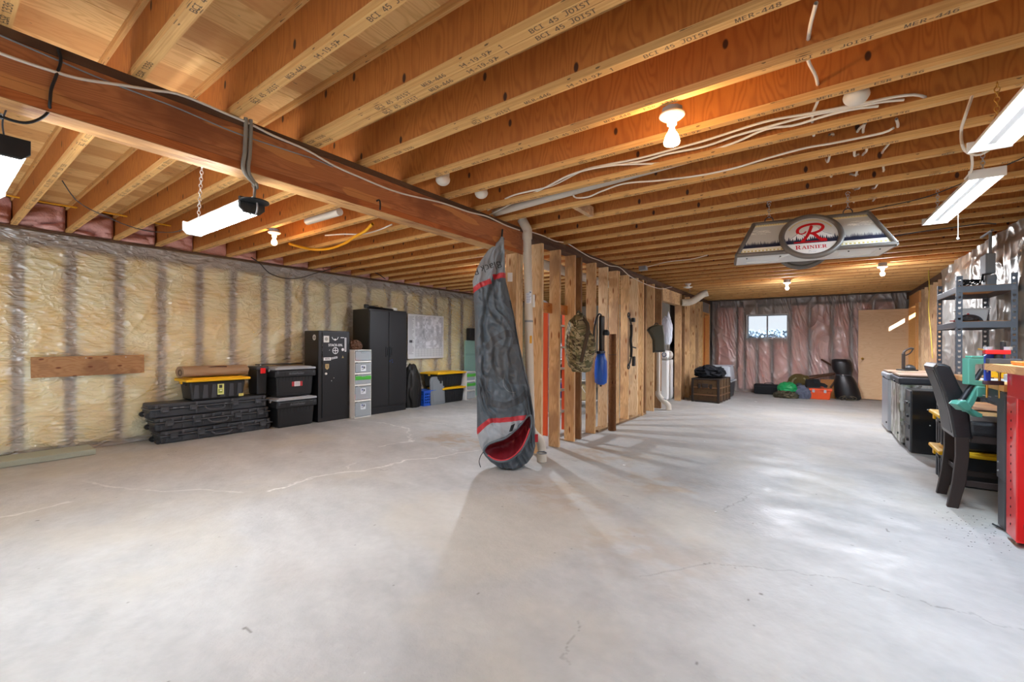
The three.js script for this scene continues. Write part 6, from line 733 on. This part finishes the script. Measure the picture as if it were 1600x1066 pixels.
// grey boltless shelving by the foil wall
{
  const x0 = 1.03, x1 = 1.425, z0 = -5.88, z1 = -6.76, t = thing('shelving_unit', 'grey boltless steel shelving unit with perforated posts', 'shelving', [0, 0, 0]), holes = []; for (let i = 0; i < 36; i++) { const y = 0.06 + i * 0.052; holes.push([[-0.008, y - 0.008], [0.008, y - 0.008], [0.011, y + 0.012], [-0.011, y + 0.012]]); }
  const plate = extrude([[-0.021, 0.003], [0.021, 0.003], [0.021, 1.93], [-0.021, 1.93]], 0.003, 0, holes), sideP = plate.clone().rotateY(Math.PI / 2);
  for (const [x, sx] of [[x0, 1], [x1, -1]]) for (const [z, sz] of [[z0, -1], [z1, 1]]) { const p = part('post', plate.clone().translate(x + sx * 0.021, 0, z), M.shelfGrey, t); part('post_flange', sideP.clone().translate(x, 0, z + sz * 0.021), M.shelfGrey, p); }
  for (const y of [1.80, 1.46, 0.62]) { for (const z of [z0 - 0.004, z1 + 0.004]) part('beam', rb(x1 - x0 - 0.01, 0.06, 0.012, (x0 + x1) / 2, y, z, 0.003), M.shelfGrey, t); for (const x of [x0 + 0.004, x1 - 0.004]) part('beam', rb(0.012, 0.06, z0 - z1 - 0.01, x, y, (z0 + z1) / 2, 0.003), M.shelfGrey, t); part('shelf_board', wbox(x1 - x0 - 0.02, 0.012, z0 - z1 - 0.02, (x0 + x1) / 2, y + 0.028, (z0 + z1) / 2, 1, 1), std(0xd8bd98, { map: TX.ply }), t); }
  const y2 = 1.495; { const c = thing('baseball_cap', 'grey baseball cap with red brim on the middle grey shelf', 'cap', [1.15, y2, -6.1], 0.4); part('crown', new THREE.SphereGeometry(0.1, 24, 14, 0, 7, 0, 1.5).scale(1, 0.75, 1.1), std(0x4c4f55, { roughness: 0.9 }), c); part('brim', new THREE.CylinderGeometry(0.1, 0.1, 0.008, 24, 1, false, -1.3, 2.6).scale(1.2, 1, 1.4).translate(-0.06, 0.008, 0), std(0xb02a28, { roughness: 0.8 }), c); part('button', new THREE.SphereGeometry(0.01, 8, 6).translate(0, 0.076, 0), M.red, c); }
  { const b = thing('white_bin', 'white open bin on the middle grey shelf', 'bin', [1.24, y2, -6.46]); part('body', taper(0.2, 0.14, 0.3, 0.85, 0.015), M.white, b); part('rim', rb(0.215, 0.015, 0.315, 0, 0.14, 0, 0.005), M.white, b); }
  single('folded_tarp', blob(0.08, 0.04, 0.1, 46, 0.2, 4, 3), std(0x3a3230), 'small dark cloth by the cap on the middle shelf', 'cloth', [1.12, y2, -5.98]);
  { const pts = []; for (let i = 0; i < 60; i++) { const a = i * 0.63; pts.push(V(0.07 * Math.cos(a) + 0.02 * Math.sin(i * 1.3), 0.02 + 0.035 * (1 + Math.sin(i * 0.9)) , 0.06 * Math.sin(a))); } single('coiled_cable', tube(pts, 0.006, 6, 260), M.black, 'tangled black cable on the top grey shelf', 'cable', [1.18, 1.838, -6.3]); }
  for (const [z, label] of [[-6.05, 'first brass cartridge on the shelf edge'], [-6.5, 'second brass cartridge on the shelf edge']]) { }
}
{ const t = thing('wall_outlet_box', 'grey metal electrical boxes high on the foil wall above the shelving', 'electrical box', [1.33, 2.0, -6.35]); part('box', rb(0.07, 0.2, 0.2, 0, 0.08, 0.02, 0.01), M.grey, t); part('box', rb(0.07, 0.12, 0.16, 0, -0.1, 0.08, 0.01), M.grey, t); part('conduit', rod(V(0, 0.17, 0.1), V(0, 0.40, 0.1), 0.012), M.grey, t); part('conduit', rod(V(0, 0.395, 0.16), V(0, 0.40, -0.2), 0.012), M.grey, t); part('hanging_cable', tube([V(-0.04, -0.1, 0.06), V(-0.05, -0.02, 0.1), V(-0.06, -0.14, 0.04), V(-0.07, -0.12, 0.0)], 0.006), M.black, t); }
{ const n = 70, crumb = new THREE.InstancedMesh(new THREE.IcosahedronGeometry(0.003, 0), std(0x2c2824, { roughness: 0.9 }), n), m = new THREE.Matrix4(); for (let i = 0; i < n; i++) { const a = rr(0, 1); m.makeScale(rr(0.4, 2.2), 0.4, rr(0.4, 1.2)); m.setPosition(mix(0.62, 0.95, Math.sqrt(a)) + rr(-0.04, 0.04), 0.002, -4.2 + rr(-0.4, 0.35)); crumb.setMatrixAt(i, m); } crumb.name = 'floor_debris'; crumb.userData = { kind: 'stuff', label: 'dark crumbs scattered on the concrete by the bench foot', category: 'debris' }; shade(crumb); scene.add(crumb); }
{ const g = 'white paper scraps on the concrete'; let i = 0; for (const [a, b, w, label] of [[975, 727, 0.03, 'white scrap on bare concrete nearest the sleeping bag'], [1118, 800, 0.02, 'tiny white scrap nearest the viewer'], [1181, 628, 0.09, 'white scrap on the floor before the black case'], [1101, 690, 0.02, 'white scrap on the concrete midway to the trunk']]) { const p = atY(a, b, 0.003); single('paper_scrap', extrude([[-w / 2, -w / 3], [w / 2, -w / 4], [w / 3, w / 3], [-w / 3, w / 4]], 0.003, 0).rotateX(Math.PI / 2), M.white, label, 'scrap', [p.x, 0.004, p.z], i++ * 0.7, g); } }
renderer.render(scene, camera);
